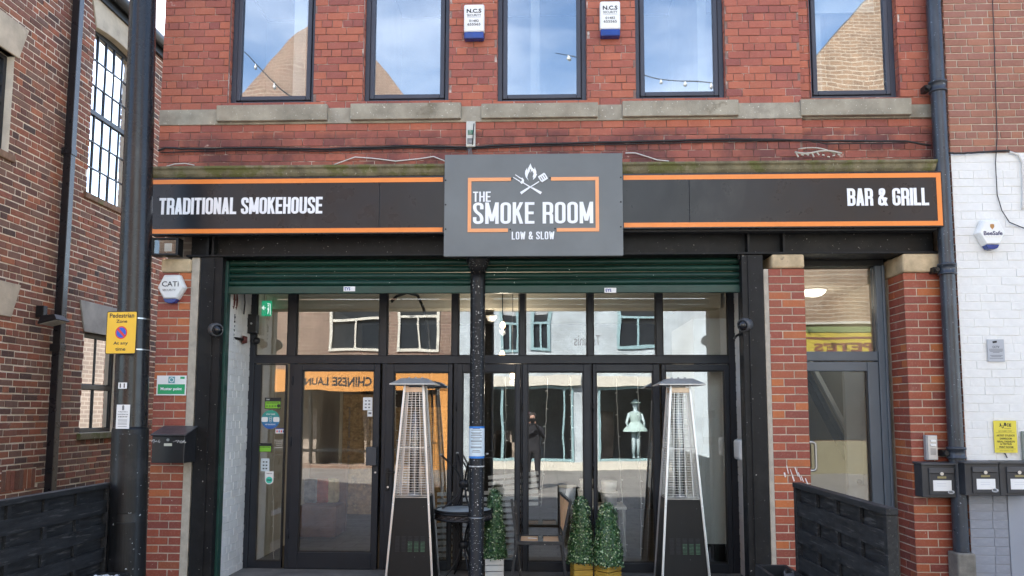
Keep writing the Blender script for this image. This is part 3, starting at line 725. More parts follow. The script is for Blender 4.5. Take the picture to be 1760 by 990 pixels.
# notice taped round it
x0, x1, z0, z1 = rect(805, 733, 832, 788, .02)
nt_ = thing('paper_notice', 'white licence notice with blue edges taped round the black column', 'notice', (COLX, .02, z0))
def wrap(mb, z0, z1, r, a0=-math.pi*.96, a1=-math.pi*.04, n=16):
    vs = []
    for k in range(n+1):
        a = a0+(a1-a0)*k/n; vs += [(COLX+r*math.cos(a), .1+r*math.sin(a), z) for z in (z0, z1)]
    return mb.add(vs, [(2*k, 2*k+2, 2*k+3, 2*k+1) for k in range(n)], True)
wrap(MB(), z0, z1, .0805).build('blue_border', M('notice_blue', (.03, .20, .62), .6, .05, 3, bump=0), nt_)
wrap(MB(), z0+.022, z1-.02, .0815).build('sheet', M('notice_paper', (.66, .76, .82), .6, .04, 5, bump=0), nt_)
for k, (zz, w_) in enumerate(((.93, .5), (.885, .75), (.80, .8), (.765, .6), (.72, .8), (.66, .8), (.61, .5), (.55, .8), (.52, .8), (.45, .7), (.36, .8), (.33, .8), (.25, .5), (.2, .6))):
    zc = z0+(z1-z0)*zz; wrap(MB(), zc-.003, zc+.003, .0821, -math.pi/2-w_*.95, -math.pi/2+w_*.95).build('text_line', INK_SOFT, nt_)

# ------------------------------------------------------------------ roller shutter
YS = .13
XS0, XS1 = P(388, 480, YS).x, P(1276, 480, YS).x
ZS0 = P(830, 504, YS).z; ZS1 = P(830, 491, YS).z
sh = thing('roller_shutter', 'dark green roller shutter with flaking paint rolled nearly up over the shopfront', 'roller shutter', ((XS0+XS1)/2, YS, ZS0))
m = MB(); m.box(XS0+.012, XS1-.012, YS-.02, YS+.03, ZS0, ZS1); m.build('bottom_rail', M('green_rail_clean', (.008, .044, .031), .45, .2, 6, bump=.1), sh, bevel=.006)
for k in range(5):
    za = ZS1+.003+k*.074
    pts = []
    for j in range(9):
        t = j/8; pts.append((YS+.012-.026*math.sin(math.pi*t), za+.066*t))
    pts += [(YS+.02, za+.066), (YS+.02, za)]
    m = MB(); m.plate(pts, (XS0+.014, 0, 0), (0, 1, 0), (0, 0, 1), (1, 0, 0), 0, XS1-XS0-.028); m.build('slat', GREEN, sh)
for px0, px1 in ((375, 388.5), (1275.5, 1282)):
    x0, x1 = P(px0, 640, YS).x, P(px1, 640, YS).x; m = MB(); m.box(x0, x1, YS-.045, YS+.05, .0, ZBE0-.03); m.build('guide_rail', GREEN_RAIL, sh, bevel=.004)
for i, (px, py) in enumerate(((600.5, 496.5), (1049, 499))):
    q = P(px, py, YS-.02); lb = MB(); lb.box(q.x-.062, q.x+.062, YS-.0225, YS-.0203, q.z-.026, q.z+.026)
    st = tag(lb.build('maker_label', PAPER, None), ('white and blue maker label on the green shutter rail left of the column', 'white and blue maker label on the green shutter rail right of the column')[i], 'sticker', 'labels on the shutter')
    text('EYS', (q.x-.02, YS-.0225, q.z), UX, UZ, .06, .034, M('label_blue', (.02, .05, .30), .6, .05, 3, bump=0), st, .03)

# ------------------------------------------------------------------ fascia signs
def board(px0, px1, name_label, seam, end, left):
    YF = -.16
    x0, x1 = P(px0, 350, YF).x, P(px1, 350, YF).x
    if left: za, zb = P(500, 402.5, YF).z, P(500, 304, YF).z
    else: za, zb = P(1345, 391.5, YF).z, P(1345, 296, YF).z
    t = thing('fascia_sign', name_label, 'sign', ((x0+x1)/2, YF, za))
    gl_ = M('gloss_black_panel', (.013, .0145, .019), .30, .25, 2.2, bump=.04, bscale=3, spec=.42, stretch=(1, 1, .5), patch=((.024, .025, .028), 1.4, .6))
    xs = P(seam, 350, YF).x
    for a, b in ((x0, xs-.0012), (xs+.0012, x1)):
        m = MB(); m.box(a, b, YF, YF+.055, za, zb); m.build('panel', gl_, t, bevel=.003)
    s = .047; y0 = YF-.0025; m_ = .018
    m = MB(); m.box(x0+m_, x1-m_, y0, YF-.0004, zb-.020-s, zb-.020); m.box(x0+m_, x1-m_, y0, YF-.0004, za+.014, za+.014+s)
    e = x1-m_-s if end == 'r' else x0+m_
    m.box(e, e+s, y0-.0005, YF-.0008, za+.014, zb-.020); m.build('border_stripe', ORANGE, t)
    return t, YF
t, YF = board(246, 764, 'left black fascia board with orange stripes reading TRADITIONAL SMOKEHOUSE', 652, 'l', True)
a, b, c, d = rect(274, 339.5, 554.5, 368, YF); sign_text('TRADITIONAL SMOKEHOUSE', a, b, c, d, YF-.0004, WHITE_VINYL, t, a=.078, b=.075, r=.13, w0=.42, gap=.035)
t, YF = board(1069, 1622, 'right black fascia board with orange border reading BAR & GRILL', 1185, 'r', False)
a, b, c, d = rect(1456, 323.5, 1596, 353.5, YF); sign_text('BAR & GRILL', a, b, c, d, YF-.0004, WHITE_VINYL, t, a=.078, b=.075, r=.13, w0=.42, gap=.035)
YC = -.215
x0, x1, z0, z1 = rect(763.5, 264.5, 1070.5, 440, YC)
cs = thing('restaurant_sign', 'grey centre sign board reading THE SMOKE ROOM with orange frame and white barbecue emblem', 'sign', ((x0+x1)/2, YC, z0))
m = MB(); m.box(x0, x1, YC, YC+.05, z0, z1); m.build('panel', M('grey_sign_panel', (.15, .162, .165), .55, .12, 1.6, bump=.03, bscale=3, patch=((.10, .10, .105), 9, .74)), cs, bevel=.003)
a, b, c, d = rect(804, 305, 1029.5, 398.5, YC); s = .036; ga = P(878.5, 305, YC).x; gb = P(947, 305, YC).x; gc = P(873, 398, YC).x; gd = P(957, 398, YC).x
m = MB(); y1_, y0_ = YC-.0004, YC-.006
m.box(a, a+s, y0_, y1_, c, d); m.box(b-s, b, y0_, y1_, c, d); m.box(a+s, ga, y0_, y1_, d-s, d); m.box(gb, b-s, y0_, y1_, d-s, d); m.box(a+s, gc, y0_, y1_, c, c+s); m.box(gd, b-s, y0_, y1_, c, c+s)
m.build('orange_frame', M('orange_frame_paint', (.86, .36, .15), .45, .04, 3, bump=0), cs)
for body, q, kw in (('THE', (813, 329.5, 843.5, 347), dict(a=.062, b=.06, gap=.07)), ('SMOKE ROOM', (813, 347.6, 1019.5, 384.5), dict(a=.066, b=.062, r=.17, gap=.065)), ('LOW & SLOW', (879.5, 398.2, 952.8, 411.6), dict(a=.068, b=.062, gap=.085))):
    a, b, c, d = rect(*q, YC); sign_text(body, a, b, c, d, YC-.0004, WHITE_VINYL, cs, **kw)
def eq(px, py): q = P(px, py, YC); return (q.x, q.z)
em = MB()
def pl(pts, k): em.plate([eq(*p) for p in pts], (0, YC-.0004, 0), (1, 0, 0), (0, 0, 1), (0, -1, 0), 0, .004+k*.0003)
pl([(911.8, 281), (908.3, 288), (906, 293.5), (906, 288.5), (902.8, 294), (902.3, 299), (903.6, 304.5), (908.5, 310.5), (906.2, 305), (907.6, 299.5), (910.6, 294.2), (911, 289.8), (912.8, 292.2), (911.8, 297.3), (914.5, 293.3), (917.2, 298.5), (915.3, 305), (916.7, 304), (916.2, 309.3), (920.4, 305.3), (923.2, 299.2), (921.8, 299.6), (921.8, 294.8), (919, 287.2), (918.2, 291.6), (914.3, 288)], 0)
def line(p, q, w0, w1, k):
    p, q = Vector(p), Vector(q); d = (q-p).normalized(); n = Vector((-d.y, d.x)); pl([p+n*w0, q+n*w1, q-n*w1, p-n*w0], k)
line((899, 314), (916, 324.5), .9, .9, 1); line((914.5, 323), (930.2, 332.2), 1.3, 2.3, 2)
line((885.5, 300.3), (895.5, 307), .55, .9, 3); line((882.3, 305), (893.6, 312), .55, .9, 4); pl([(894.4, 306.2), (898, 305.8), (900.8, 309.5), (900.3, 314.5), (896.2, 316.3), (893.2, 312.9), (896.5, 311.5), (897, 309)], 5)
line((926.5, 312.2), (909, 323.2), .9, .9, 6); line((910.5, 322), (895, 332.4), 1.3, 2.3, 7)
for k in range(4):                       # slotted blade
    ox = 926.2+k*3.1; oy = 305.4-k*2.0
    line((ox-.2, oy-1.2), (ox+4.6, oy+6.3), 1.15, 1.15, 8+k)
line((925.2, 304.9), (935.6, 298.3), 1.3, 1.3, 12); line((930.9, 312.6), (941.2, 306), 1.3, 1.3, 13)
em.build('emblem', WHITE_VINYL, cs)
m = MB()
for px, py in ((766, 310), (766, 352), (766, 394), (1067, 305), (1067, 347), (1067, 390), (879.5, 307), (945.5, 306), (877, 394.5), (954, 393)):
    q = P(px, py, YC); m = MB(); m.tube([(q.x, YC-.0003, q.z), (q.x, YC-.005, q.z)], .009, 8, cap=True); m.build('screw', BLACKMET, cs)

# ------------------------------------------------------------------ alarm boxes
def ncs(px0, px1, py0, py1, label):
    x0, x1, z0, z1 = rect(px0, py0, px1, py1, -.06); w_, h_ = x1-x0, z1-z0; zb = z0+h_*.20
    t = thing('alarm_box', label, 'alarm box', ((x0+x1)/2, -.005, z0), 'white security alarm boxes')
    m = MB(); m.box(x0, x1, -.085, -.004, zb, z1); m.build('cover', PLASTIC_W, t, bevel=.018)
    m = MB(); m.box(x0+.004, x1-.004, -.09, -.004, z0, zb-.002); m.build('strobe', BLUE_LENS, t, bevel=.012)
    xc = (x0+x1)/2; o = lambda f: (xc, -.0855, z0+h_*f)
    text('N.C.S', o(.80), UX, UZ, w_*.72, h_*.12, INK, t, .035); text('SECURITY', o(.675), UX, UZ, w_*.70, h_*.065, INK, t, .01)
    m = MB(); m.box(xc-w_*.34, xc+w_*.34, -.0865, -.0855, z0+h_*.615, z0+h_*.62); m.build('rule', INK, t)
    text('01482', o(.51), UX, UZ, w_*.47, h_*.07, INK, t, .012); text('655565', o(.41), UX, UZ, w_*.64, h_*.075, INK, t, .015)
ncs(797.5, 832.5, 9, 68, 'white alarm box with blue strobe between the second and third upper windows')
ncs(1031, 1066, 3.5, 63.5, 'white alarm box with blue strobe between the third and fourth upper windows')
def hexa_box(px, py, w_px, h_px, Y, name_label, base):
    q = P(px, py, Y); s = (base-P(px, py, Y).y if False else 1)
    x0, x1, z0, z1 = rect(px-w_px/2, py-h_px/2, px+w_px/2, py+h_px/2, Y); xc, zc = (x0+x1)/2, (z0+z1)/2; w_, h_ = (x1-x0)/2, (z1-z0)/2
    t = thing('alarm_box', name_label, 'alarm box', (xc, base, z0), 'hexagonal alarm boxes')
    pts = [(-w_*.56, h_*.98), (w_*.56, h_*.98), (w_, h_*.10), (w_*.5, -h_*.72), (-w_*.5, -h_*.72), (-w_, h_*.10)]
    m = MB(); m.plate(pts, (xc, Y, zc), UX, UZ, NF, 0, base-Y); m.v = [(x, 2*Y-y if False else y, z) for x, y, z in m.v]
    # front plate slightly smaller than the body
    m = MB(); f = [(xc+x*.86, Y, zc+y*.86+.0) for x, y in pts]; b_ = [(xc+x, Y+.03, zc+y) for x, y in pts]; c_ = [(xc+x, base, zc+y) for x, y in pts]
    m.add(f+b_+c_, [tuple(reversed(range(6)))]+[(k, (k+1) % 6, 6+(k+1) % 6, 6+k) for k in range(6)]+[(6+k, 6+(k+1) % 6, 12+(k+1) % 6, 12+k) for k in range(6)])
    m.build('cover', PLASTIC_W, t, bevel=.006)
    m = MB(); m.plate([(-w_*.5, -h_*.70), (w_*.5, -h_*.70), (w_*.34, -h_*.93), (w_*.12, -h_), (-w_*.12, -h_), (-w_*.34, -h_*.93)], (xc, base-.002, zc), UX, UZ, NF, 0, base-Y-.006)
    m.build('strobe', BLUE_LENS, t, bevel=.006)
    return t, xc, zc, w_, h_
t, xc, zc, w_, h_ = hexa_box(292.5, 496, 48, 50, -.075, 'white hexagonal CATi alarm box with blue strobe on the left brick pier', -.002)
text('CATi', (xc, -.0755, zc+h_*.32), UX, UZ, w_*1.2, h_*.36, INK, t, .01); text('SECURITY', (xc-.01, -.0755, zc-h_*.10), UX, UZ, w_*.95, h_*.14, INK, t)
t, xc, zc, w_, h_ = hexa_box(1706, 402, 48, 52, -.21, 'white hexagonal BeeSafe alarm box on the white painted brick wall', -.125)
text('BeeSafe', (xc+.005, -.2105, zc+h_*.05), UX, UZ, w_*1.35, h_*.28, M('navy_ink', (.02, .02, .10), .6, .05, 3, bump=0), t, .025)
text('Fire & Security Ltd', (xc, -.2105, zc-h_*.2), UX, UZ, w_*1.1, h_*.09, M('pale_ink', (.6, .55, .4), .6, .05, 3, bump=0), t)
m = MB(); m.plate([(-.02, .026), (0, .030), (.02, .026), (.02, 0), (0, -.026), (-.02, 0)], (xc, -.2105, zc+h_*.46), UX, UZ, NF, 0, .0008); m.build('shield', M('gold_ink', (.45, .22, .06), .5, .1, 5, bump=0), t)

# ------------------------------------------------------------------ small wall fixtures of the facade
x0, x1, z0, z1 = rect(801, 208, 817, 252, -.05)
jb = thing('junction_box', 'open pale grey cable box with wires on the brickwork above the centre sign', 'cable box', ((x0+x1)/2, .0, z0))
m = MB(); m.box(x0, x1, -.05, -.002, z0, z1); m.build('case', M('aged_plastic', (.55, .55, .50), .5, .15, 14), jb, bevel=.008)
m = MB(); m.box(x0+.02, x1-.02, -.056, -.0505, z0+.13, z1-.10); m.build('circuit_board', M('board_green', (.05, .16, .10), .6, .7, 60, patch=((.5, .5, .45), 80, .55)), jb)
m = MB(); m.tube([(x1-.015, -.055, z1-.03), (x1-.02, -.065, (z0+z1)/2), (x1-.03, -.055, z0+.02)], .005, 6); m.build('lead', INK, jb)
m = MB(); m.box(x0+.015, x1-.02, -.056, -.0505, z0+.03, z0+.09); m.build('terminal', M('terminal_grey', (.2, .2, .2), .6, .5, 50), jb)
m = MB()
for dx in (.02, .035, .05): m.tube([(x0+dx, -.03, z0+.005), (x0+dx+.005, -.04, z0-.05), (x0+dx+.02, -.03, z0-.12), (x0+dx+.03, -.03, z0-.19)], .0045, 6)
m.build('hanging_wire', INK_SOFT, jb)
def cable(pts, r, mat, label, name='cable', Y=-.02, wob=0):
    P3 = []
    rr = random.Random(len(label))
    for a, b in zip(pts[:-1], pts[1:]):
        n = 6
        for k in range(n):
            t = k/n; q = P(a[0]+(b[0]-a[0])*t, a[1]+(b[1]-a[1])*t+rr.uniform(-wob, wob), Y); P3.append(tuple(q))
    P3.append(tuple(P(*pts[-1], Y)))
    m = MB(); m.tube(P3, r, 6); return tag(m.build(name, mat, None), label, 'cable')
CAB = M('black_cable', (.012, .012, .013), .45, .1, 9, bump=0)
cable([(272, 259), (284, 254), (330, 256), (420, 254), (560, 256), (700, 251), (803, 253), (930, 247), (1100, 243), (1260, 239), (1420, 242), (1560, 243), (1600, 250)], .011, CAB, 'thick black cable clipped along the brickwork above the fascia', wob=.5)
cable([(276, 262), (420, 257.5), (560, 259.5), (700, 254), (803, 256), (930, 250.5), (1100, 247), (1260, 243), (1380, 241), (1420, 247), (1560, 246)], .006, CAB, 'thin black cable under the thick one above the fascia', Y=-.018, wob=.6)
CABW = M('white_cable', (.62, .60, .56), .5, .1, 9, bump=0)
cable([(574, 283), (610, 270), (640, 272), (680, 277), (720, 273), (745, 269), (765, 277)], .006, CABW, 'pale cable sagging over the cornice left of the centre sign')
cable([(1075, 263), (1092, 263), (1105, 267), (1130, 275), (1150, 277)], .006, CABW, 'pale cable drooping on the cornice right of the centre sign')
cable([(286, 286), (300, 282), (318, 281), (334, 284)], .006, CABW, 'short pale cable end lying on the cornice at its left end', Y=-.03)
# pale sagging cable end near the right bay: a coil of clipped wire
cl_ = MB(); 
for k in range(9):
    q = P(1368+k*9, 262+3*math.sin(k*1.3)+(k/9)*6, -.10); r_ = P(1372+k*9, 268+2*math.cos(k*2.1), -.10); cl_.bar(tuple(q), tuple(r_), .012, .012)
pts = [tuple(P(1366+k*9, 261.5+2.5*math.sin(k*.8), -.10)) for k in range(10)]; cl_.tube(pts, .010, 6)
pts = [tuple(P(1372+k*8, 256-14*math.sin(k/6*math.pi*.5)+k*2.6, -.09)) for k in range(9)]; cl_.tube(pts, .007, 6)
tag(cl_.build('bird_spike_strip', M('old_plastic', (.46, .43, .36), .7, .2, 9), None), 'broken pale plastic strip lying on the cornice near the right bay', 'plastic strip')
for k, px in enumerate((1092, 638, 735)): pass

# flood light under the left fascia
x0, x1, z0, z1 = rect(259, 408, 306, 439, -.12)
fl = thing('floodlight', 'black box floodlight hanging under the left end of the fascia', 'floodlight', ((x0+x1)/2, 0, z0))
m = MB(); t_ = .028
m.box(x0, x0+t_, -.12, .0, z0, z1); m.box(x1-t_, x1, -.12, .0, z0, z1); m.box(x0+t_, x1-t_, -.12, .0, z0, z0+t_*.8); m.box(x0+t_, x1-t_, -.12, .0, z1-t_*.8, z1); m.box(x0+t_, x1-t_, -.02, -.0, z0+t_*.8, z1-t_*.8)
m.build('housing', BLACKMET, fl, bevel=.005)
m = MB(); m.box(x0+t_+.002, x1-t_-.002, -.105, -.098, z0+t_*.8+.002, z1-t_*.8-.002); m.build('lens', glass('lamp_glass', .04), fl)
m = MB(); m.box((x0+x1)/2-.03, (x0+x1)/2+.05, -.06, -.021, (z0+z1)/2-.04, z1-.05); m.build('lamp', GALV, fl)

# dome cameras
def dome(px, py, Y, d, label):
    q = P(px, py, Y); t = thing('dome_camera', label, 'camera', (q.x, q.y, q.z), 'dark dome cameras')
    d = Vector(d).normalized(); p0 = Vector((q.x, q.y, q.z))
    m = MB(); m.tube([p0-d*.09, p0-d*.085, p0-d*.03, p0, p0+d*.01], [.055, .068, .072, .07, .062], 16); m.build('body', M('camera_grey', (.075, .078, .085), .45, .1, 6, bump=.05), t)
    m = MB(); m.tube([p0+d*.011, p0+d*.035, p0+d*.055, p0+d*.06], [.056, .046, .024, .004], 16); m.build('lens_dome', M('dark_lens', (.01, .01, .012), .1, .1, 5, bump=0), t)
    m = MB(); m.tube([p0-d*.09, p0-d*.09+Vector((-.05 if d.x > 0 else .05, .06, -.01))], .02, 8); m.build('bracket', BLACKMET, t)
dome(373, 567, -.07, (.7, -.7, -.15), 'dark grey dome camera on the left black post')
dome(1277, 559, -.02, (-.7, -.65, -.18), 'dark grey dome camera on the right black post')
q = P(1272, 573, .0); m = MB(); m.tube([tuple(P(1262, 582, .3)), tuple(P(1266, 577, .15)), tuple(P(1280, 570, .0))], .013, 8)
tag(m.build('camera_arm', BLACKMET, None), 'short black steel arm below the right dome camera', 'bracket')

# control box on the left frame, hoist and chain
x0, x1, z0, z1 = rect(411, 540, 440, 572.5, .72)
cb = thing('control_box', 'black square control box at the top left of the shopfront frame', 'control box', ((x0+x1)/2, .8, z0))
m = MB(); m.box(x0, x1, .72, .818, z0, z1); m.build('case', BLACKMET, cb, bevel=.004)
q = P(432, 556, .72); m = MB(); m.tube([(q.x, .7195, q.z), (q.x, .712, q.z)], .012, 10); m.build('screw', GALV, cb)
q = P(441, 586, .80); m = MB(); m.lathe((q.x, .79, q.z-.04), [(.008, 0), (.036, .012), (.045, .04), (.036, .07), (.008, .08)], 14); tag(m.build('round_sensor', BLACKMET, None), 'small black ball shaped sensor under the control box', 'sensor')
hb = P(398, 520, .35)
ho = thing('chain_hoist', 'rusty red shutter chain wheel with a black chain hanging beside the left reveal', 'chain hoist', (hb.x, .35, hb.z))
RUST = M('red_oxide', (.10, .022, .016), .7, .3, 20)
m = MB(); q = P(397, 516, .35); c0 = Vector((q.x, .35, q.z))
for s_ in (-.035, .035): m.tube([c0+Vector((math.cos(a)*.05, s_, math.sin(a)*.13)) for a in [k*math.pi/8 for k in range(16)]], .016, 7, closed=True)
m.bar(c0+Vector((0, -.035, -.13)), c0+Vector((0.02, 0, -.21)), .05, .05); m.bar(c0+Vector((0, .0, .12)), c0+Vector((0, 0, .22)), .06, .06); m.build('chain_wheel', RUST, ho)
top = P(403, 540, .35); bot = P(391, 705, .35); n = 44; m = MB()
for k in range(n):
    p = Vector(top).lerp(Vector(bot), k/n); h = (Vector(bot)-Vector(top))/n; s_ = .008 if k % 2 else 0
    m.bar(p+Vector((s_, (.0 if k % 2 else .008), 0)), p+h*.9+Vector((s_, 0, 0)), .013, .007)
m.build('chain', BLACKMET, ho)
m = MB(); a = P(381, 578, .2); b = P(421, 584, .55); m.tube([tuple(a), tuple(b)], .016, 8); m.build('drive_shaft', BLACKMET, ho)
m = MB(); m.tube([tuple(Vector(b)-Vector((.03, 0, 0))), tuple(Vector(b)+Vector((.02, .02, 0)))], [.05, .035], 12); m.build('shaft_bearing', RUST, ho)
m = MB(); m.tube([tuple(P(420, 500, .5)), tuple(P(421, 520, .5)), tuple(P(419, 540, .55))], .008, 6); m.build('flex', INK, ho)

# white handset box on the right reveal
x0, x1, z0, z1 = rect(1268, 756, 1284, 792, .35)
wb = thing('entry_box', 'small white plastic box on the white right reveal of the shopfront', 'plastic box', ((x0+x1)/2, .4, z0))
m = MB(); m.box(x0+.02, XREV1-.008, .36, .62, z0, z1); m.build('cover', PLASTIC_W, wb, bevel=.03)
m = MB(); m.box(x0+.045, XREV1-.004, .621, .66, z0+.02, z1-.01); m.build('backplate', PLASTIC_G, wb, bevel=.01)

# muster point sign
x0, x1, z0, z1 = rect(269.5, 645.5, 320, 679.5, -.006)
ms = thing('muster_sign', 'green and white Muster point sign on the left brick pier', 'sign', ((x0+x1)/2, 0, z0))
m = MB(); m.box(x0, x1, -.008, -.001, z0, z1); m.build('plate', PAPER, ms)
a, b = z0+(z1-z0)*.06, z0+(z1-z0)*.56
m = MB(); m.box(x0+.012, x1-.012, -.0088, -.0082, a, b); m.build('green_panel', M('sign_green', (.01, .33, .12), .5, .05, 3, bump=0), ms)
text('Muster point', ((x0+x1)/2, -.0088, (a+b)/2), UX, UZ, (x1-x0)*.72, (b-a)*.38, WHITE_VINYL, ms, .03)
q = ((x0+x1)/2, -.0082, z0+(z1-z0)*.78); m = MB(); m.box(q[0]-.034, q[0]+.034, -.0088, -.0082, q[2]-.034, q[2]+.034); m.build('emblem_square', M('emblem_teal', (.10, .30, .33), .5, .1, 3, bump=0), ms, bevel=.0)
m = MB(); m.tube([(q[0]+.022*math.cos(k*math.pi/8), -.0092, q[2]+.022*math.sin(k*math.pi/8)) for k in range(16)], .0035, 6, closed=True); m.build('emblem_ring', WHITE_VINYL, ms)
m = MB(); m.box(x1-.065, x1-.018, -.0088, -.0082, z1-.035, z1-.012); m.build('corner_label', MATS['sign_green'], ms)

# mail box on the left pier
x0, x1, z0, z1 = rect(258, 749, 316, 796, -.27)
mbx = thing('mailbox', 'black metal mailbox with sloping lid on the left brick pier', 'mailbox', ((x0+x1)/2, -.005, z0))
PAINTB = M('black_mailbox_paint', (.020, .020, .022), .35, .2, 6, bump=.06, patch=((.04, .04, .04), 4, .62))
m = MB(); zt = z1-.0
m.hexa([(x0+.01, -.26, z0), (x1, -.26, z0), (x1, -.004, z0), (x0+.01, -.004, z0)], [(x0+.01, -.26, zt-.005), (x1, -.26, zt-.005), (x1, -.004, zt+.075), (x0+.01, -.004, zt+.075)]); m.build('body', PAINTB, mbx, bevel=.006)
m = MB(); m.hexa([(x0-.004, -.275, zt-.0), (x1+.012, -.275, zt-.0), (x1+.012, -.003, zt+.083), (x0-.004, -.003, zt+.083)], [(x0-.004, -.278, zt+.012), (x1+.012, -.278, zt+.012), (x1+.012, -.003, zt+.095), (x0-.004, -.003, zt+.095)]); m.build('lid', M('mailbox_lid_paint', (.07, .07, .075), .35, .15, 6, bump=.05), mbx, bevel=.003)
q = P(288.5, 756, -.27); m = MB(); m.tube([(q.x, -.2605, q.z), (q.x, -.272, q.z)], .014, 12); m.build('lock', GALV, mbx)
m = MB(); m.box(q.x-.04, q.x+.04, -.2655, -.2605, q.z-.062, q.z-.035); m.build('name_plate', M('plate_cream', (.6, .58, .48), .5, .08, 9, bump=0), mbx)
m = MB(); rr = random.Random(5)
for sx_, n in ((-.17, 8), (.05, 12)):
    for k in range(n):
        x = q.x+sx_+k*.011; m.bar((x, -.2612, q.z-.022+rr.uniform(-.012, .012)), (x+rr.uniform(.003, .012), -.2612, q.z-.005+rr.uniform(-.014, .01)), .004, .001, (0, 1, 0))
m.build('scratch', PAPER, mbx)
# right wall: intercom and post boxes
x0, x1, z0, z1 = rect(1594.5, 748, 1612, 791, -.06)
ic = thing('intercom', 'silver door intercom with two call buttons on the right brick pier', 'intercom', ((x0+x1)/2, 0, z0))
m = MB(); m.box(x0-.012, x1, -.055, -.001, z0, z1); m.build('case', PLASTIC_G, ic, bevel=.004)
m = MB(); m.box(x0+.004, x1-.003, -.062, -.0555, z0+.004, z1-.004); m.build('front_plate', M('satin_aluminium', (.52, .52, .53), .4, .06, 8, metal=.5, bump=.03), ic, bevel=.003)
for f in (.77, .60): m = MB(); m.box((x0+x1)/2-.022, (x0+x1)/2+.03, -.071, -.0622, z0+(z1-z0)*f-.011, z0+(z1-z0)*f+.011); m.build('call_button', PLASTIC_W, ic, bevel=.003)
m = MB()
for k in range(6): m.box((x0+x1)/2-.025, (x0+x1)/2+.028, -.0632, -.0622, z0+.055+k*.011, z0+.060+k*.011)
m.build('speaker_grille', INK_SOFT, ic)
def postbox(px0, px1, py0, py1, Y0, label, base):
    x0, x1, z0, z1 = rect(px0, py0, px1, py1, Y0); w_ = x1-x0; h_ = z1-z0
    t = thing('post_box', label, 'post box', ((x0+x1)/2, base, z0), 'black post boxes by the entrance')
    m = MB(); m.box(x0, x1, Y0, base-.002, z0, z1); m.build('body', M('postbox_paint', (.032, .034, .040), .42, .2, 5, bump=.08, patch=((.055, .056, .06), 5, .6)), t, bevel=.006)
    m = MB(); m.hexa([(x0-.012, Y0-.02, z1+.002), (x1+.008, Y0-.02, z1+.002), (x1+.008, base-.002, z1+.008), (x0-.012, base-.002, z1+.008)], [(x0-.012, Y0-.02, z1+.016), (x1+.008, Y0-.02, z1+.016), (x1+.008, base-.002, z1+.024), (x0-.012, base-.002, z1+.024)]); m.build('lid', M('postbox_lid', (.06, .06, .065), .5, .2, 6, bump=.1), t)
    a, b, c, d = x0+w_*.20, x1-w_*.05, z0+h_*.08, z1-h_*.10
    m = MB(); m.box(a, b, Y0-.012, Y0-.0005, c, d-.055); m.build('door', MATS['postbox_paint'], t, bevel=.004)
    m = MB(); m.box(a, b, Y0-.02, Y0-.0005, d-.05, d); m.build('flap', MATS['postbox_lid'], t, bevel=.004)
    xm = (a+b)/2
    m = MB(); m.tube([(xm, Y0-.0125, z0+h_*.73), (xm, Y0-.022, z0+h_*.73)], .017, 14); m.build('lock', CHROME, t)
    m = MB(); m.box(xm-.042, xm+.042, Y0-.016, Y0-.0125, z0+h_*.585, z0+h_*.65); m.build('name_plate', M('old_brass', (.26, .23, .12), .4, .1, 9, metal=.4), t)
    m = MB(); m.box(xm-.085, xm+.09, Y0-.0145, Y0-.0125, z0+h_*.20, z0+h_*.53); m.build('paper_label', PAPER, t)
    for k in range(2):
        m = MB(); m.box(xm-.05, xm+.04, Y0-.0150, Y0-.0146, z0+h_*(.42-k*.07), z0+h_*(.43-k*.07)); m.build('text_line', M('faint_ink', (.5, .5, .55), .6, .05, 3, bump=0), t)
    m = MB(); m.plate([(math.cos(k*math.pi/8)*.032, math.sin(k*math.pi/8)*.018) for k in range(16)], (b-.035, Y0-.0125, c+.028), UX, UZ, NF, 0, .002); m.build('maker_badge', M('badge_silver', (.5, .52, .55), .4, .1, 5, bump=0), t)
    text('BBL', (b-.035, Y0-.0146, c+.028), UX, UZ, .04, .018, INK, t, .02)
postbox(1585, 1642, 799, 855, -.16, 'single black post box below the silver intercom on brick', -.002)
postbox(1659, 1717.5, 797, 852, -.28, 'left of the two joined black post boxes on the painted wall', -.125)
postbox(1718.5, 1775, 797, 852, -.28, 'right of the two joined black post boxes at the wall edge', -.125)
# signs on the white wall
x0, x1, z0, z1 = rect(1697, 583.5, 1725.5, 621.5, -.13)
t = thing('cctv_sign', 'small grey CCTV notice on the white painted brick wall', 'sign', ((x0+x1)/2, -.125, z0))
m = MB(); m.box(x0, x1, -.137, -.132, z0, z1); m.build('plate', M('cctv_plate', (.42, .44, .48), .5, .06, 4, bump=0), t)
w_, h_ = x1-x0, z1-z0; xc = (x0+x1)/2
text('CCTV', (xc, -.137, z0+h_*.66), UX, UZ, w_*.42, h_*.10, INK, t, .02)
m = MB(); m.bar((xc-.03, -.1375, z0+h_*.87), (xc+.012, -.1375, z0+h_*.90), .02, .002, (0, 1, 0)); m.build('camera_symbol', INK, t)
for k, f in enumerate((.56, .51, .46, .41, .28, .23, .15)):
    ww = (.42, .42, .38, .2, .38, .3, .4)[k]; m = MB(); m.box(xc-w_*ww, xc+w_*ww, -.1376, -.1371, z0+h_*f-.0025, z0+h_*f+.0025); m.build('text_line', INK_SOFT, t)
x0, x1, z0, z1 = rect(1708, 723, 1747, 778, -.13)
t = thing('studio_sign', 'yellow JUICE artist studios sign on the white painted brick wall', 'sign', ((x0+x1)/2, -.125, z0))
m = MB(); m.box(x0, x1, -.138, -.132, z0, z1); m.build('plate', M('sign_yellow', (.72, .60, .06), .5, .05, 3, bump=0), t)
w_, h_ = x1-x0, z1-z0; xc = (x0+x1)/2
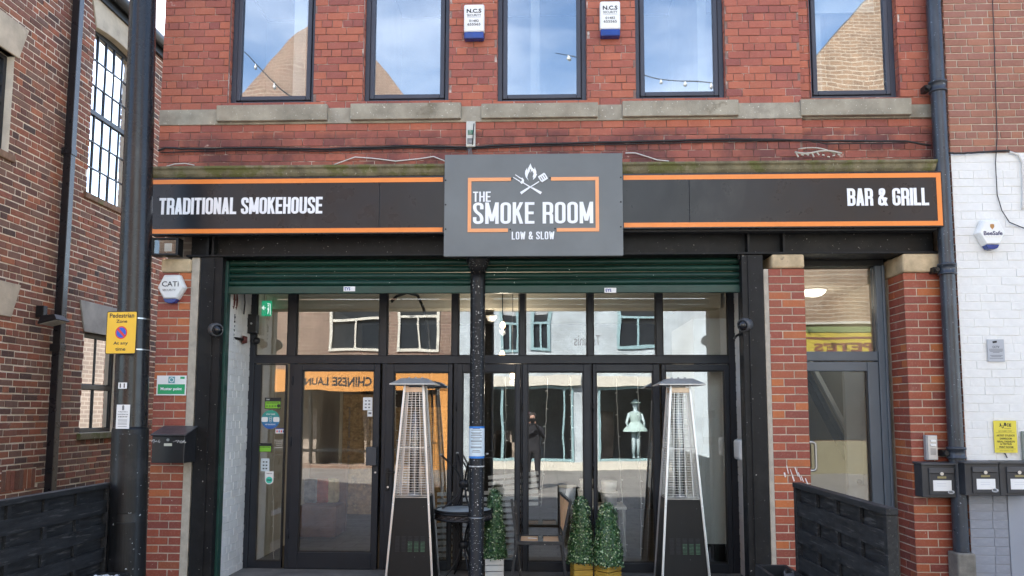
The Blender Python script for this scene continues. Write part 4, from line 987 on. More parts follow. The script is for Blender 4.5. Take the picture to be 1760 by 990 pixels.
for k, (ch, dy) in enumerate(zip('JUICE', (.02, -.035, .04, .02, .015))): text(ch, (xc-w_*.22+k*w_*.112, -.138, z0+h_*.845+dy*h_), UX, UZ, w_*.09, h_*.10, INK, t, .05)
text('STUDIOS', (xc+w_*.1, -.138, z0+h_*.755), UX, UZ, w_*.28, h_*.025, INK, t, .02); text('86A HUMBER STREET', (xc, -.138, z0+h_*.675), UX, UZ, w_*.6, h_*.028, INK, t, .02)
for s_, f, ww in (('ARTIST STUDIOS', .535, .8), ('DARKROOM', .44, .52), ('FERAL FASHION', .345, .78), ('& TEXTILES', .27, .5), ('PRINT ROOM', .175, .62), ('WWW.JUICEHULL.COM', .055, .6)):
    text(s_, (xc, -.138, z0+h_*f), UX, UZ, w_*ww, h_*(.062 if f > .1 else .025), INK, t, .025)
for f in (.62, .115): m = MB(); m.box(xc-w_*.42, xc+w_*.42, -.1387, -.1382, z0+h_*f, z0+h_*f+.002); m.build('rule', INK, t)
m = MB(); a = P(1727, 779, -.13); m.tube([(a.x, -.128, a.z), (a.x+.008, -.135, a.z-.02), (a.x+.02, -.13, a.z-.045)], .005, 6); tag(m.build('cable_stub', INK, None), 'short black cable stub hanging below the yellow studio sign', 'cable')
x0, x1, z0, z1 = rect(1756, 741, 1775, 794, -.14)
m = MB(); m.box(x0, x1, -.16, -.1325, z0, z1); mp_ = thing('wall_panel', 'grey green metal panel at the right edge of the white wall', 'metal panel', ((x0+x1)/2, -.13, z0)); m.build('plate', M('greygreen_panel', (.22, .25, .23), .5, .1, 4), mp_, bevel=.004)
m = MB(); m.box(x0+.02, x1-.02, -.165, -.1605, z0+.02, z1-.02); m.build('inset', MATS['greygreen_panel'], mp_)
# ------------------------------------------------------------------ right neighbour
YN = -.125
XN0 = P(1634, 250, YN).x
nb = thing('neighbour_building', 'neighbouring building with red brick above and white and grey painted brick below', 'building', (XN0+4, 4, 0))
ZW = P(1700, 262, YN).z; ZG = P(1700, 797, YN).z
m = MB(); m.box(XN0, 14, YN+.012, .3, ZW, 9); m.build('upper_wall', MORTAR_PALE, nb)
m = MB(); m.box(XN0, 14, YN+.010, .3, ZG, ZW-.001); m.build('painted_wall', WHITE_BR, nb)
xg = P(1734, 900, YN).x
m = MB(); m.box(XN0, 14, YN+.010, .3, 0, ZG-.001); m.build('painted_plinth', GREY_BR, nb)
m = MB(); m.box(xg, xg+2.4, YN-.004, YN+.009, .0, P(1740, 852, YN).z); m.build('smooth_panel', M('smooth_grey_panel', (.30, .32, .37), .55, .06, 2, bump=.05), nb)
m = MB(); m.box(XN0+.01, 14, .31, 8, 0, 9); m.build('main_block', MATS['side_masonry'], nb)
rnd = random.Random(11)
r1 = bond_rows(XN0, 7.0, ZW, 6.9, .0762, .2265, .011, 4, 2, [], rnd)
r2 = bond_rows(XN0, 7.0, ZG, ZW, .0845, .29, .006, 5, 1, [], rnd)
r3 = bond_rows(XN0, 7.0, .0, ZG, .0845, .9, .008, 1, 1, [(xg-.005, 8, -1, ZG-.07)], rnd)
ret = bond_rows(-.32, .0, 0, 6.9, .0762, .22, .011, 2, 0, [], rnd)
lay_bricks(nb, [(r1, (0, YN+.012), 0, BR_NEXT, .008, 1), (r2, (0, YN+.010), 0, WHITE_BR, .0045, 1.5), (r3, (0, YN+.010), 0, GREY_BR, .005, 1.2), (ret, (XN0+.008, YN+.012), R(-90), BR_NEXT, .012, 1)], 300, hidden=[(1660, 795, 1760, 855)])
# cables on it
cable([(1630, 263), (1650, 264), (1690, 261), (1735, 259)], .010, CAB, 'black cable along the top edge of the white paint', Y=YN-.02, wob=.5)
cable([(1706, 0), (1709, 80), (1712, 180), (1714, 235), (1711, 280), (1714, 335), (1722, 362), (1735, 382), (1762, 393)], .005, CAB, 'thin black wire running down the neighbouring wall', Y=YN-.015)
cable([(1735, 261), (1750, 266), (1757, 280), (1759, 330), (1758, 360)], .011, CABW, 'white cable bending down the white painted wall', Y=YN-.015)

# drain pipe between the buildings
pts = [(P(1605.8, 0, -.10)), (P(1651, 960, -.10))]
PXX = (pts[0].x+pts[1].x)/2
dp = thing('drainpipe', 'tall black cast iron drainpipe between the red brick building and its neighbour', 'drainpipe', (PXX, -.10, 0))
DP = M('drainpipe_paint', (.035, .042, .055), .32, .35, 12, bump=.25, specks=((.30, .33, .38), 60, .70), stretch=(1, 1, .35))
a = P(1648, 948, -.1); m = MB(); m.tube([(PXX, -.1, a.z), (PXX, -.1, 9)], .071, 18, cap=False); m.build('pipe', DP, dp)
for py in (150, 463, 778):
    q = P(1600, py, -.1); m = MB(); m.lathe((PXX, -.1, q.z-.06), [(.073, 0), (.088, .004), (.088, .02), (.080, .024), (.080, .09), (.090, .094), (.090, .115), (.074, .12)], 20); m.build('collar', DP, dp)
    m = MB(); m.box(PXX-.13, PXX-.078, -.10, -.004, q.z-.035, q.z+.025); m.tube([(PXX-.105, -.102, q.z-.005), (PXX-.105, -.13, q.z-.005)], .022, 10); m.build('bracket', BLACKMET, dp)
m = MB(); m.box(PXX-.09, PXX+.085, -.20, -.01, 0, a.z-.002); m.build('shoe', M('shoe_cement', (.20, .185, .16), .95, .3, 10, bump=.7), dp, bevel=.015)

# ------------------------------------------------------------------ left building (wall along the alley)
XW = -6.2
lb = thing('old_warehouse', 'old dark brick warehouse wall with tall small paned window along the left alley', 'building', (XW-3, 4, 0))
def L(px, py): q = PX(px, py, XW); return q.y, q.z
yg, ZE = L(181, 0)
ZE = 7.75
tw0, _ = L(151, 300); tw1, _ = L(229, 320); zt0 = (L(152, 329)[1]+L(209, 362)[1])/2; zta = L(159, 58)[1]
lw0, _ = L(142, 650); lw1, _ = L(205, 650); zl0, zl1 = L(150, 744)[1], L(150, 571)[1]
rw0, rw1 = .2, L(21.5, 180)[0]; zr0, zr1 = L(12, 262)[1], L(10, 86)[1]
ZTW = (L(158, 55)[1]+L(218, 112)[1])/2
hl = [(tw0, tw1, zt0, ZTW+.21), (lw0, lw1, zl0, zl1), (rw0, rw1, zr0, zr1)]
m = MB()
for a, b, c, d in slabs((-2, 9, 0, ZE), hl): m.box(XW-.35, XW-.012, a, b, c, d)
m.build('wall', MORTAR_OLD, lb)
m = MB(); m.box(XW-9, XW-.36, -2, 9, 0, .2); m.box(XW-9, XW-8.6, -2, 9, .2, ZE); m.box(XW-8.59, XW-.36, 8.6, 9, .2, ZE); m.box(XW-8.59, XW-.36, -2, -1.6, .2, ZE); m.build('outer_walls', MATS['side_masonry'], lb)
m = MB(); m.hexa([(XW-9, -2, ZE+.02), (XW+.05, -2, ZE+.02), (XW+.05, 9, ZE+.02), (XW-9, 9, ZE+.02)], [(XW-6, -2, ZE+1.6), (XW-4, -2, ZE+1.6), (XW-4, 9, ZE+1.6), (XW-6, 9, ZE+1.6)]); m.build('roof', M('slate_roof', (.09, .095, .10), .7, .2, 3), lb)
m = MB(); m.tube([(XW+.12, -2, ZE-.02), (XW+.12, 9, ZE-.02)], .085, 12); m.build('gutter', M('gutter_black', (.022, .023, .026), .4, .1, 4), lb)
m = MB(); m.box(XW-.005, XW+.05, -2, 9, ZE-.20, ZE-.06); m.build('fascia_board', BLACKMET, lb)
rnd = random.Random(21)
zsb = L(30, 806)[1]; zsa = L(30, 842)[1]; ysb0, ysb1 = L(4, 820)[0], L(63, 820)[0]
arch = [(ysb0, ysb1, zsa, zsb)]
rows = bond_rows(-.2, 8.6, 0.0, ZE-.2, .0835, .222, .0155, 4, 0, hl+arch, rnd)
rows2 = []
for a, b, c, d in rows: rows2.append((a+rnd.uniform(-.003, .003), b+rnd.uniform(-.003, .003), c+rnd.uniform(-.003, .003), d+rnd.uniform(-.004, .002)))
sold = []; u = ysb0
while u < ysb1-.03: sold.append((u, u+.062, zsa, zsb-.01+rnd.uniform(-.01, .0))); u += .075
rev = []
for (y0_, y1_, z0_, z1_) in hl:
    rr_ = bond_rows(0, .10, z0_, z1_, .0835, .11, .013, 1, 0, [], rnd)
    rev.append((rr_, y0_, y1_))
SETS = [(rows2, (XW-.012, 0), R(90), BR_OLD, .0075, 1.5), (sold, (XW-.012, 0), R(90), BR_OLD, .0075, 1.2)]
for rr_, y0_, y1_ in []:      # window reveals: faces looking along the wall
    SETS.append(([(-b-.0, -a-.0, c, d) for a, b, c, d in rr_] if False else [(XW-.012-b, XW-.012-a, c, d) for a, b, c, d in rr_], (0, y1_+.012), 0, BR_OLD, .012, 1))
    SETS.append(([(-(XW-.012)+a, -(XW-.012)+b, c, d) for a, b, c, d in rr_], (0, y0_-.012), R(180), BR_OLD, .012, 1))
lay_bricks(lb, SETS, 300, hidden=[(186, 0, 262, 990), (0, 850, 188, 990), (264, 0, 1760, 990), (84, 300, 130, 840)])
LIME = M('lintel_stone', (.50, .42, .31), .9, .2, 4, bump=.5, bdist=.006, patch=((.38, .31, .24), 5, .6))
LIME2 = M('lintel_stone_grey', (.36, .34, .30), .9, .25, 4, bump=.5, bdist=.006)
OLDFR = M('old_window_paint', (.018, .020, .024), .4, .15, 4)
GL_OLD = glass('window_glass_old', .24, (.75, .79, .8), .03, 1.5)
GL_OLD2 = glass('window_glass_old_low', .03, (.75, .78, .76), .03, 1.5)
def lwindow(y0_, y1_, z0_, z1_, nx, nz, label, arch=0, glassm=GL_OLD, midbar=.53, blind=None):
    X = XW-.10
    f = MB(); t_ = .055
    f.box(X-.06, X, y0_, y0_+t_, z0_, z1_); f.box(X-.06, X, y1_-t_, y1_, z0_, z1_); f.box(X-.06, X, y0_+t_, y1_-t_, z0_, z0_+t_); f.box(X-.06, X, y0_+t_, y1_-t_, z1_-t_-arch, z1_)
    zm = z0_+(z1_-z0_)*midbar; f.box(X-.05, X+.01, y0_+t_, y1_-t_, zm-.035, zm+.035)
    w_ = f.build('window', OLDFR, lb, bevel=.004)
    a, b = y0_+t_, y1_-t_
    f = MB()
    for k in range(1, nx): y = a+(b-a)*k/nx; f.box(X-.035, X-.005, y-.009, y+.009, z0_+t_, zm-.036); f.box(X-.035, X-.005, y-.009, y+.009, zm+.036, z1_-t_-arch)
    for lo, hi, n in ((z0_+t_, zm-.035, nz[0]), (zm+.035, z1_-t_-arch, nz[1])):
        for k in range(1, n): z = lo+(hi-lo)*k/n; f.box(X-.034, X-.006, a, b, z-.009, z+.009)
    if f.v: f.build('glazing_bars', OLDFR, w_)
    for lo, hi, n in ((z0_+t_, zm-.035, nz[0]), (zm+.035, z1_-t_-arch, nz[1])):
        for i in range(nx):
            for k in range(n):
                m = MB(); ya, yb = a+(b-a)*i/nx+.009, a+(b-a)*(i+1)/nx-.009; za, zb = lo+(hi-lo)*k/n+.009, lo+(hi-lo)*(k+1)/n-.009
                tw = rnd.uniform(-.004, .004); tz = rnd.uniform(-.003, .003)
                m.hexa([(X-.024+tw, ya, za), (X-.024-tw, yb, za), (X-.020-tw, yb, za), (X-.020+tw, ya, za)], [(X-.024+tw+tz, ya, zb), (X-.024-tw+tz, yb, zb), (X-.020-tw+tz, yb, zb), (X-.020+tw+tz, ya, zb)])
                m.build('pane', glassm, w_)
    if blind is not None:
        m = MB(); m.box(X-.30, X-.29, y0_, y1_, z0_, z1_); m.build('blind', blind, w_)
    return w_
PALEB = M('white_roller_blind', (.78, .79, .80), .8, .03, 2, bump=0)
lwindow(tw0, tw1, zt0, ZTW+.21, 5, (3, 3), '', arch=.02, blind=PALEB, midbar=.50)
lwindow(lw0, lw1, zl0, zl1, 2, (1, 1), '', glassm=GL_OLD2, midbar=.46, blind=M('brown_screen', (.22, .18, .14), .8, .15, 3, bump=0))
lwindow(rw0, rw1, zr0, zr1, 4, (3, 3), '', glassm=GL_OLD)
# segmental stone arch over the tall window
m = MB(); n = 14; ya, yb = tw0-.14, tw1+.14; pts = []
for k in range(n+1):
    t = k/n; pts.append((ya+(yb-ya)*t, ZTW+.56+.06*(1-(2*t-1)**2)))
inn = []
for k in range(n+1):
    t = k/n; inn.append((tw1-(tw1-tw0)*t, ZTW+.14+.06*(1-(2*t-1)**2)))
m.plate(pts+inn, (XW-.10, 0, 0), (0, 1, 0), (0, 0, 1), (1, 0, 0), 0, .115); m.build('arch_lintel', LIME, lb, bevel=.008)
m = MB(); m.box(XW-.1, XW+.03, tw0-.06, tw1+.1, zt0-.085, zt0-.001); m.build('window_sill', M('brick_sill', (.22, .13, .08), .9, .4, 14, bump=.7, patch=((.16, .15, .06), 6, .55)), lb, bevel=.01)
m = MB(); zl = zl1; m.plate([(lw0-.03, zl), (lw1+.03, zl), (lw1+.16, zl+.42), (lw0-.16, zl+.42)], (XW-.1, 0, 0), (0, 1, 0), (0, 0, 1), (1, 0, 0), 0, .112); m.build('lintel', LIME2, lb, bevel=.008)
m = MB(); m.box(XW-.1, XW+.04, lw0-.05, lw1+.05, zl0-.09, zl0-.001); m.build('window_sill', MOSSY, lb, bevel=.012)
m = MB(); zl = zr1; m.plate([(rw0-.03, zl), (rw1+.05, zl), (rw1+.19, zl+.42), (rw0-.16, zl+.42)], (XW-.1, 0, 0), (0, 1, 0), (0, 0, 1), (1, 0, 0), 0, .112); m.build('lintel', LIME, lb, bevel=.008)
m = MB(); m.box(XW-.1, XW+.03, rw0-.06, rw1+.08, zr0-.09, zr0-.001); m.build('window_sill', MATS['brick_sill'], lb, bevel=.012)
yl, zl_ = L(18, 545); m = MB(); m.plate([(rw0, zl_), (yl, zl_), (yl+.13, zl_+.40), (rw0-.1, zl_+.40)], (XW-.011, 0, 0), (0, 1, 0), (0, 0, 1), (1, 0, 0), 0, .026); m.build('lintel', LIME, lb, bevel=.006)
m = MB(); m.box(XW-.9, XW-.8, -1.5, 8.5, .2, ZE); m.build('inner_lining', DARKPLASTER, lb)
# square rain pipe and flood light on it
_q = PX(112, 400, XW+.08); ydp = _q.y
rp_ = thing('square_downpipe', 'black square rainwater pipe running down the old warehouse wall', 'drainpipe', (XW+.07, ydp, 0))
m = MB(); m.box(XW+.03, XW+.13, ydp-.05, ydp+.05, .0, ZE-.1); m.build('pipe', M('square_pipe_black', (.014, .015, .018), .3, .15, 5, bump=.05), rp_, bevel=.006)
for py in (262, 600):
    z = L(112, py)[1]; m = MB(); m.box(XW+.002, XW+.14, ydp-.06, ydp+.06, z-.05, z+.04); m.build('socket_collar', MATS['square_pipe_black'], rp_, bevel=.004)
_q = PX(92, 548, XW+.2); yf, zf = _q.y, _q.z
fl = thing('wall_floodlight', 'small black floodlight on the old warehouse wall beside its square downpipe', 'floodlight', (XW, yf, zf))
m = MB(); m.hexa([(XW+.10, yf-.16, zf-.08), (XW+.34, yf-.16, zf-.02), (XW+.34, yf+.13, zf-.02), (XW+.10, yf+.13, zf-.08)], [(XW+.10, yf-.10, zf+.03), (XW+.27, yf-.10, zf+.05), (XW+.27, yf+.08, zf+.05), (XW+.10, yf+.08, zf+.03)]); m.build('housing', PLASTIC_G if False else BLACKMET, fl, bevel=.01)
m = MB(); m.hexa([(XW+.12, yf-.14, zf-.083), (XW+.32, yf-.14, zf-.033), (XW+.32, yf+.11, zf-.033), (XW+.12, yf+.11, zf-.083)], [(XW+.12, yf-.14, zf-.079), (XW+.32, yf-.14, zf-.029), (XW+.32, yf+.11, zf-.029), (XW+.12, yf+.11, zf-.079)]); m.build('lens', M('frosted_lens', (.5, .5, .45), .3, .05, 5, bump=0), fl)
m = MB(); m.box(XW+.0, XW+.10, yf-.05, yf+.03, zf+.02, zf+.16); m.bar((XW+.06, yf-.01, zf), (XW+.14, yf-.01, zf+.04), .05, .03); m.build('bracket', BLACKMET, fl, bevel=.006)

# ------------------------------------------------------------------ lamp column
pb = P(217, 990, -.75); pt = P(246, 0, -.75)
ax = (Vector(pt)-Vector(pb)); ax /= ax.z
base = Vector(pb)-ax*pb.z
lp = thing('lamp_column', 'large black steel lamp column with scuffed paint standing at the left', 'lamp post', (base.x, base.y, 0))
POLE = M('pole_black_paint', (.012, .0125, .015), .26, .15, 4, bump=.03, stretch=(1, 1, .3), patch=((.022, .022, .024), 3, .58), spec=.45)
POLE2 = M('pole_base_paint', (.009, .0095, .0105), .42, .35, 7, bump=.25, specks=((.42, .44, .46), 34, .705), patch=((.020, .020, .022), 3, .58), spec=.35)
zst = P(222, 734, -.75).z
at_ = lambda z: tuple(base+ax*z)
m = MB(); m.tube([at_(zst+.002), at_(zst+.03), at_(3.2), at_(7.5)], [.152, .150, .142, .108], 32, cap=False); m.build('shaft', POLE, lp)
m = MB(); m.tube([at_(0), at_(.02), at_(zst-.03), at_(zst)], [.172, .166, .160, .153], 32); m.build('base', POLE2, lp)
# inspection doors on the base
for za, zb in ((.86, zst-.06), (.12, .78)):
    c0 = Vector(at_((za+zb)/2)); d = Vector((CAMLOC.x-.9-c0.x, CAMLOC.y-c0.y, 0)).normalized(); u = Vector((-d.y, d.x, 0)); m = MB()
    for zz0, zz1, s_ in ((za, zb, 1),):
        n = 8; vs = []
        for rr_ in (.171, .160):
            for z in (zz0, zz1):
                cc = Vector(at_(z))
                for k in range(n+1):
                    a = (k/n-.5)*1.0; vs.append(tuple(cc+d*rr_*math.cos(a)+u*rr_*math.sin(a)))
        N = n+1; fs = []
        for k in range(n): fs += [(k, k+1, N+k+1, N+k), (k, 2*N+k, 2*N+k+1, k+1), (N+k, N+k+1, 3*N+k+1, 3*N+k)]
        fs += [(0, N, 3*N, 2*N), (n, 2*N+n, 3*N+n, N+n)]
        m.add(vs, fs)
    dr = m.build('inspection_door', POLE2, lp, bevel=.004)
    q = Vector(at_((za*.15+zb*.85)))+d*.172; m = MB(); m.tube([tuple(q-d*.003), tuple(q+d*.004)], .010, 8); m.build('lock', BLACKMET, dr)
for py in (546, 600):
    z = P(240, py, -.9).z; m = MB(); m.tube([at_(z-.006), at_(z+.006)], .1485, 32, cap=False); m.build('band', CHROME, lp)
# yellow plate
def on_pole(px0, py0, px1, py1, Y=-.93, yawd=-6):
    x0, x1, z0, z1 = rect(px0, py0, px1, py1, Y); u = Vector((math.cos(R(yawd)), math.sin(R(yawd)), 0)); n = Vector((u.y, -u.x, 0)); return (x0+x1)/2, (z0+z1)/2, x1-x0, z1-z0, u, n
xc, zc, w_, h_, u, n = on_pole(180.5, 535, 236.5, 608.5, -.935)
zs = thing('parking_sign', 'yellow Pedestrian Zone no waiting sign strapped to the black lamp column', 'sign', (xc, -.935, zc-h_/2))
def rrect(w_, h_, r): return [tuple(p) for p in fillet([(-w_/2, -h_/2), (w_/2, -h_/2), (w_/2, h_/2), (-w_/2, h_/2)], r, True, 4)]
o0 = Vector((xc, -.935, zc))
m = MB(); m.plate(rrect(w_, h_, .018), o0, u, UZ, n, -.004, 0); m.build('plate', BLACKMET, zs)
m = MB(); m.plate(rrect(w_-.014, h_-.014, .014), o0, u, UZ, n, .0004, .001); m.build('face', M('sign_amber', (.85, .50, .02), .45, .04, 3, bump=0), zs)
pt_ = lambda x, z: o0+u*x*w_+Vector((0, 0, z*h_))+n*.001
for s_, z, ww, hh in (('Pedestrian', .40, .80, .105), ('Zone', .265, .36, .075), ('At any', -.255, .48, .095), ('time', -.385, .33, .075)): text(s_, pt_(0, z), u, UZ, w_*ww, h_*hh, INK, zs, .018)
rad = w_*.195; circ = lambda r: [(r*math.cos(k*math.pi/16), r*math.sin(k*math.pi/16)) for k in range(32)]
SR = M('sign_red', (.65, .035, .03), .45, .04, 3, bump=0)
m = MB(); m.plate(circ(rad), pt_(0, .0), u, UZ, n, 0, .0006); m.build('red_disc', SR, zs)
m = MB(); m.plate(circ(rad*.80), pt_(0, .0), u, UZ, n, .0007, .0012); m.build('blue_disc', M('sign_blue', (.02, .10, .55), .45, .04, 3, bump=0), zs)
m = MB(); b_ = rad*.82; m.plate([(-b_*.71-.008, b_*.71-.008), (b_*.71-.008, -b_*.71-.008), (b_*.71+.008, -b_*.71+.008), (-b_*.71+.008, b_*.71+.008)], pt_(0, .0), u, UZ, n, .0013, .0018); m.build('red_bar', SR, zs)
m = MB()
for z in (.34, -.38): m.box(xc-.11, xc+.11, -.912, -.885, zc+z*h_-.015, zc+z*h_+.015)
m.build('clip_rail', GALV, zs)
def pole_sticker(px0, py0, px1, py1, name, label, Y=-.915):
    xc, zc, w_, h_, u, n = on_pole(px0, py0, px1, py1, Y, -16); t = thing(name, label, 'sticker', (xc, Y, zc-h_/2)); o0 = Vector((xc, Y, zc)); m = MB(); m.plate([(-w_/2, -h_/2), (w_/2, -h_/2), (w_/2, h_/2), (-w_/2, h_/2)], o0, u, UZ, n, -.004, 0); m.build('sheet', PAPER, t)
    return t, o0, u, n, w_, h_
t, o0, u, n, w_, h_ = pole_sticker(201.5, 657.5, 219.5, 668, 'number_label', 'small white number label reading 11 on the black lamp column')
text('1', o0-u*w_*.25, u, UZ, w_*.14, h_*.7, INK, t, .04); text('1', o0+u*w_*.22, u, UZ, w_*.14, h_*.7, INK, t, .04)
t, o0, u, n, w_, h_ = pole_sticker(197, 695.5, 225, 737, 'council_notice', 'white printed council notice stuck on the black lamp column below the number', -.925)
for k, (z, ww, hh, s_) in enumerate(((.20, .72, .05, 'To Report faults to'), (.10, .78, .05, 'street lighting ring'), (.0, .7, .05, '01482 300 300'))): text(s_, o0+Vector((0, 0, z*h_)), u, UZ, w_*ww, h_*hh, INK, t, .03)
for k, z in enumerate((-.13, -.18, -.26, -.31, -.40)): m = MB(); m.plate([(-w_*.34, -.002), (w_*.34, -.002), (w_*.34, .002), (-w_*.34, .002)], o0+Vector((0, 0, z*h_)), u, UZ, n, .0004, .0009); m.build('text_line', INK_SOFT, t)
m = MB(); m.plate([(-.012, -.02), (.012, -.02), (.012, .02), (0, .028), (-.012, .02)], o0+Vector((0, 0, h_*.36)), u, UZ, n, .0004, .0009); m.build('crest', INK_SOFT, t)

# ------------------------------------------------------------------ fence panels
FENCE = M('black_stained_timber', (.020, .021, .023), .62, .5, 3.5, bump=.5, bdist=.004, stretch=(9, .8, 9), bscale=24, patch=((.075, .073, .072), 5, .57), spec=.35)
def fence(X, y0, y1, H, label, side):
    t = thing('fence_panel', label, 'fence', (X, (y0+y1)/2, 0), 'black timber terrace screens')
    for y in (y0, y1-.05): m = MB(); m.box(X-.035, X+.035, y, y+.05, 0, H-.0); m.build('post', FENCE, t, bevel=.004)
    m = MB(); m.box(X-.04, X+.04, y0-.01, y1+.01, H+.001, H+.045); m.build('top_rail', FENCE, t, bevel=.005)
    m = MB(); m.box(X-.03, X+.03, y0+.051, y1-.051, .06, .10); m.build('bottom_rail', FENCE, t, bevel=.004)
    n = 9; z0 = .105; hh = (H-z0)/n; rr_ = random.Random(int(abs(X)*10)); nb_ = 4; yy0, yy1 = y0+.052, y1-.052
    for k in range(n):
        s_ = (1 if (n-1-k) % 2 else -1)*side
        m = MB(); segs = 16; vs = []; za, zb = z0+k*hh-.004, z0+(k+1)*hh+.004
        if s_*side < 0: za -= .012; zb += .012
        for j in range(segs+1):
            y = yy0+(yy1-yy0)*j/segs; d_ = s_*(.017+.004*abs(math.sin(math.pi*nb_*j/segs)))+rr_.uniform(-.0012, .0012)
            vs += [(X+d_-.005, y, za), (X+d_+.005, y, za), (X+d_+.005, y, zb), (X+d_-.005, y, zb)]
        fs = [(3, 2, 1, 0), tuple(segs*4+q for q in range(4))]
        for j in range(segs):
            for q in range(4): fs.append((j*4+q, j*4+(q+1) % 4, j*4+4+(q+1) % 4, j*4+4+q))
        m.add(vs, fs); m.build('slat', FENCE, t)
    for k in range(1, nb_):
        y = yy0+(yy1-yy0)*k/nb_; m = MB(); m.box(X-.012+side*.004, X+.012+side*.004, y-.022, y+.022, .10, H); m.build('batten', FENCE, t)
    return t
q = P(1370, 829, -.95); XF = q.x; HF = q.z-.045
fence(XF, -2.75, -.95, HF, 'black woven timber screen panel right of the shopfront', -1)
q = P(187, 829, -.80); XG = q.x; HG = q.z-.045
fence(XG, -2.62, -.80, HG, 'black woven timber screen panel left of the lamp column', 1)
# planter troughs at the feet of the screens
PLB = M('trough_black', (.018, .019, .021), .5, .3, 5, bump=.2)
def trough(x0, x1, y0, y1, H, label, filln):
    t = thing('planter_trough', label, 'planter', ((x0+x1)/2, (y0+y1)/2, 0), 'black timber planter troughs')
    w_ = .03
    for a, b, c, d in ((x0, x1, y0, y0+w_), (x0, x1, y1-w_, y1), (x0, x0+w_, y0+w_+.001, y1-w_-.001), (x1-w_, x1, y0+w_+.001, y1-w_-.001)): m = MB(); m.box(a, b, c, d, .0, H); m.build('board', PLB, t, bevel=.004)
    m = MB(); m.box(x0+w_+.001, x1-w_-.001, y0+w_+.001, y1-w_-.001, .02, H-.12 if filln == 'soil' else H-.04); m.build('soil', M('potting_soil', (.03, .025, .02), .95, .4, 20, bump=.8), t)
    return t
qa, qb = P(1299, 971, -.75), P(1372, 971, -.75)
trough(qa.x, XF-.045, -1.6, -.72, qa.z, 'black planter trough at the foot of the right screen', 'soil')
br = thing('hand_brush', 'black brush head lying in the planter trough by the right screen', 'brush', tuple(P(1357, 980, -.95)))
q = P(1357, 979, -.98); m = MB(); m.hexa([(q.x-.06, -1.02, qa.z-.05), (q.x+.05, -1.02, qa.z-.10), (q.x+.05, -.94, qa.z-.10), (q.x-.06, -.94, qa.z-.05)], [(q.x-.04, -1.01, qa.z+.02), (q.x+.05, -1.01, qa.z-.02), (q.x+.05, -.95, qa.z-.02), (q.x-.04, -.95, qa.z+.02)]); m.build('head', BLACKMET, br, bevel=.01)
m = MB()
for k in range(26):
    x = q.x-.055+k*.0042; m.bar((x, -1.0, qa.z-.0), (x-.012+k*.001, -1.05, qa.z-.07), .0025, .0025)
m.build('bristles', INK_SOFT, br)
qa, qb = P(150, 984, -1.0), P(220, 984, -1.0)
trough(XG+.045, qb.x, -2.3, -.98, qa.z, 'black planter trough filled with white stones beside the lamp column', 'stones')
m = MB(); rr_ = random.Random(9)
for k in range(420):
    x = rr_.uniform(XG+.08, qb.x-.035); y = rr_.uniform(-2.26, -1.02); s_ = rr_.uniform(.012, .026); z = qa.z-.035+rr_.uniform(0, .02)
    m.lathe((x, y, z), [(s_*.4, -s_*.6), (s_, 0), (s_*.5, s_*.6)], 6, True, rr_.uniform(.7, 1.2), rr_.uniform(.7, 1.2))
so_ = m.build('white_stones', M('white_pebble', (.75, .75, .74), .6, .08, 20), None, kind='stuff'); so_['label'] = 'white stones filling the trough beside the lamp column'; so_['category'] = 'stones'
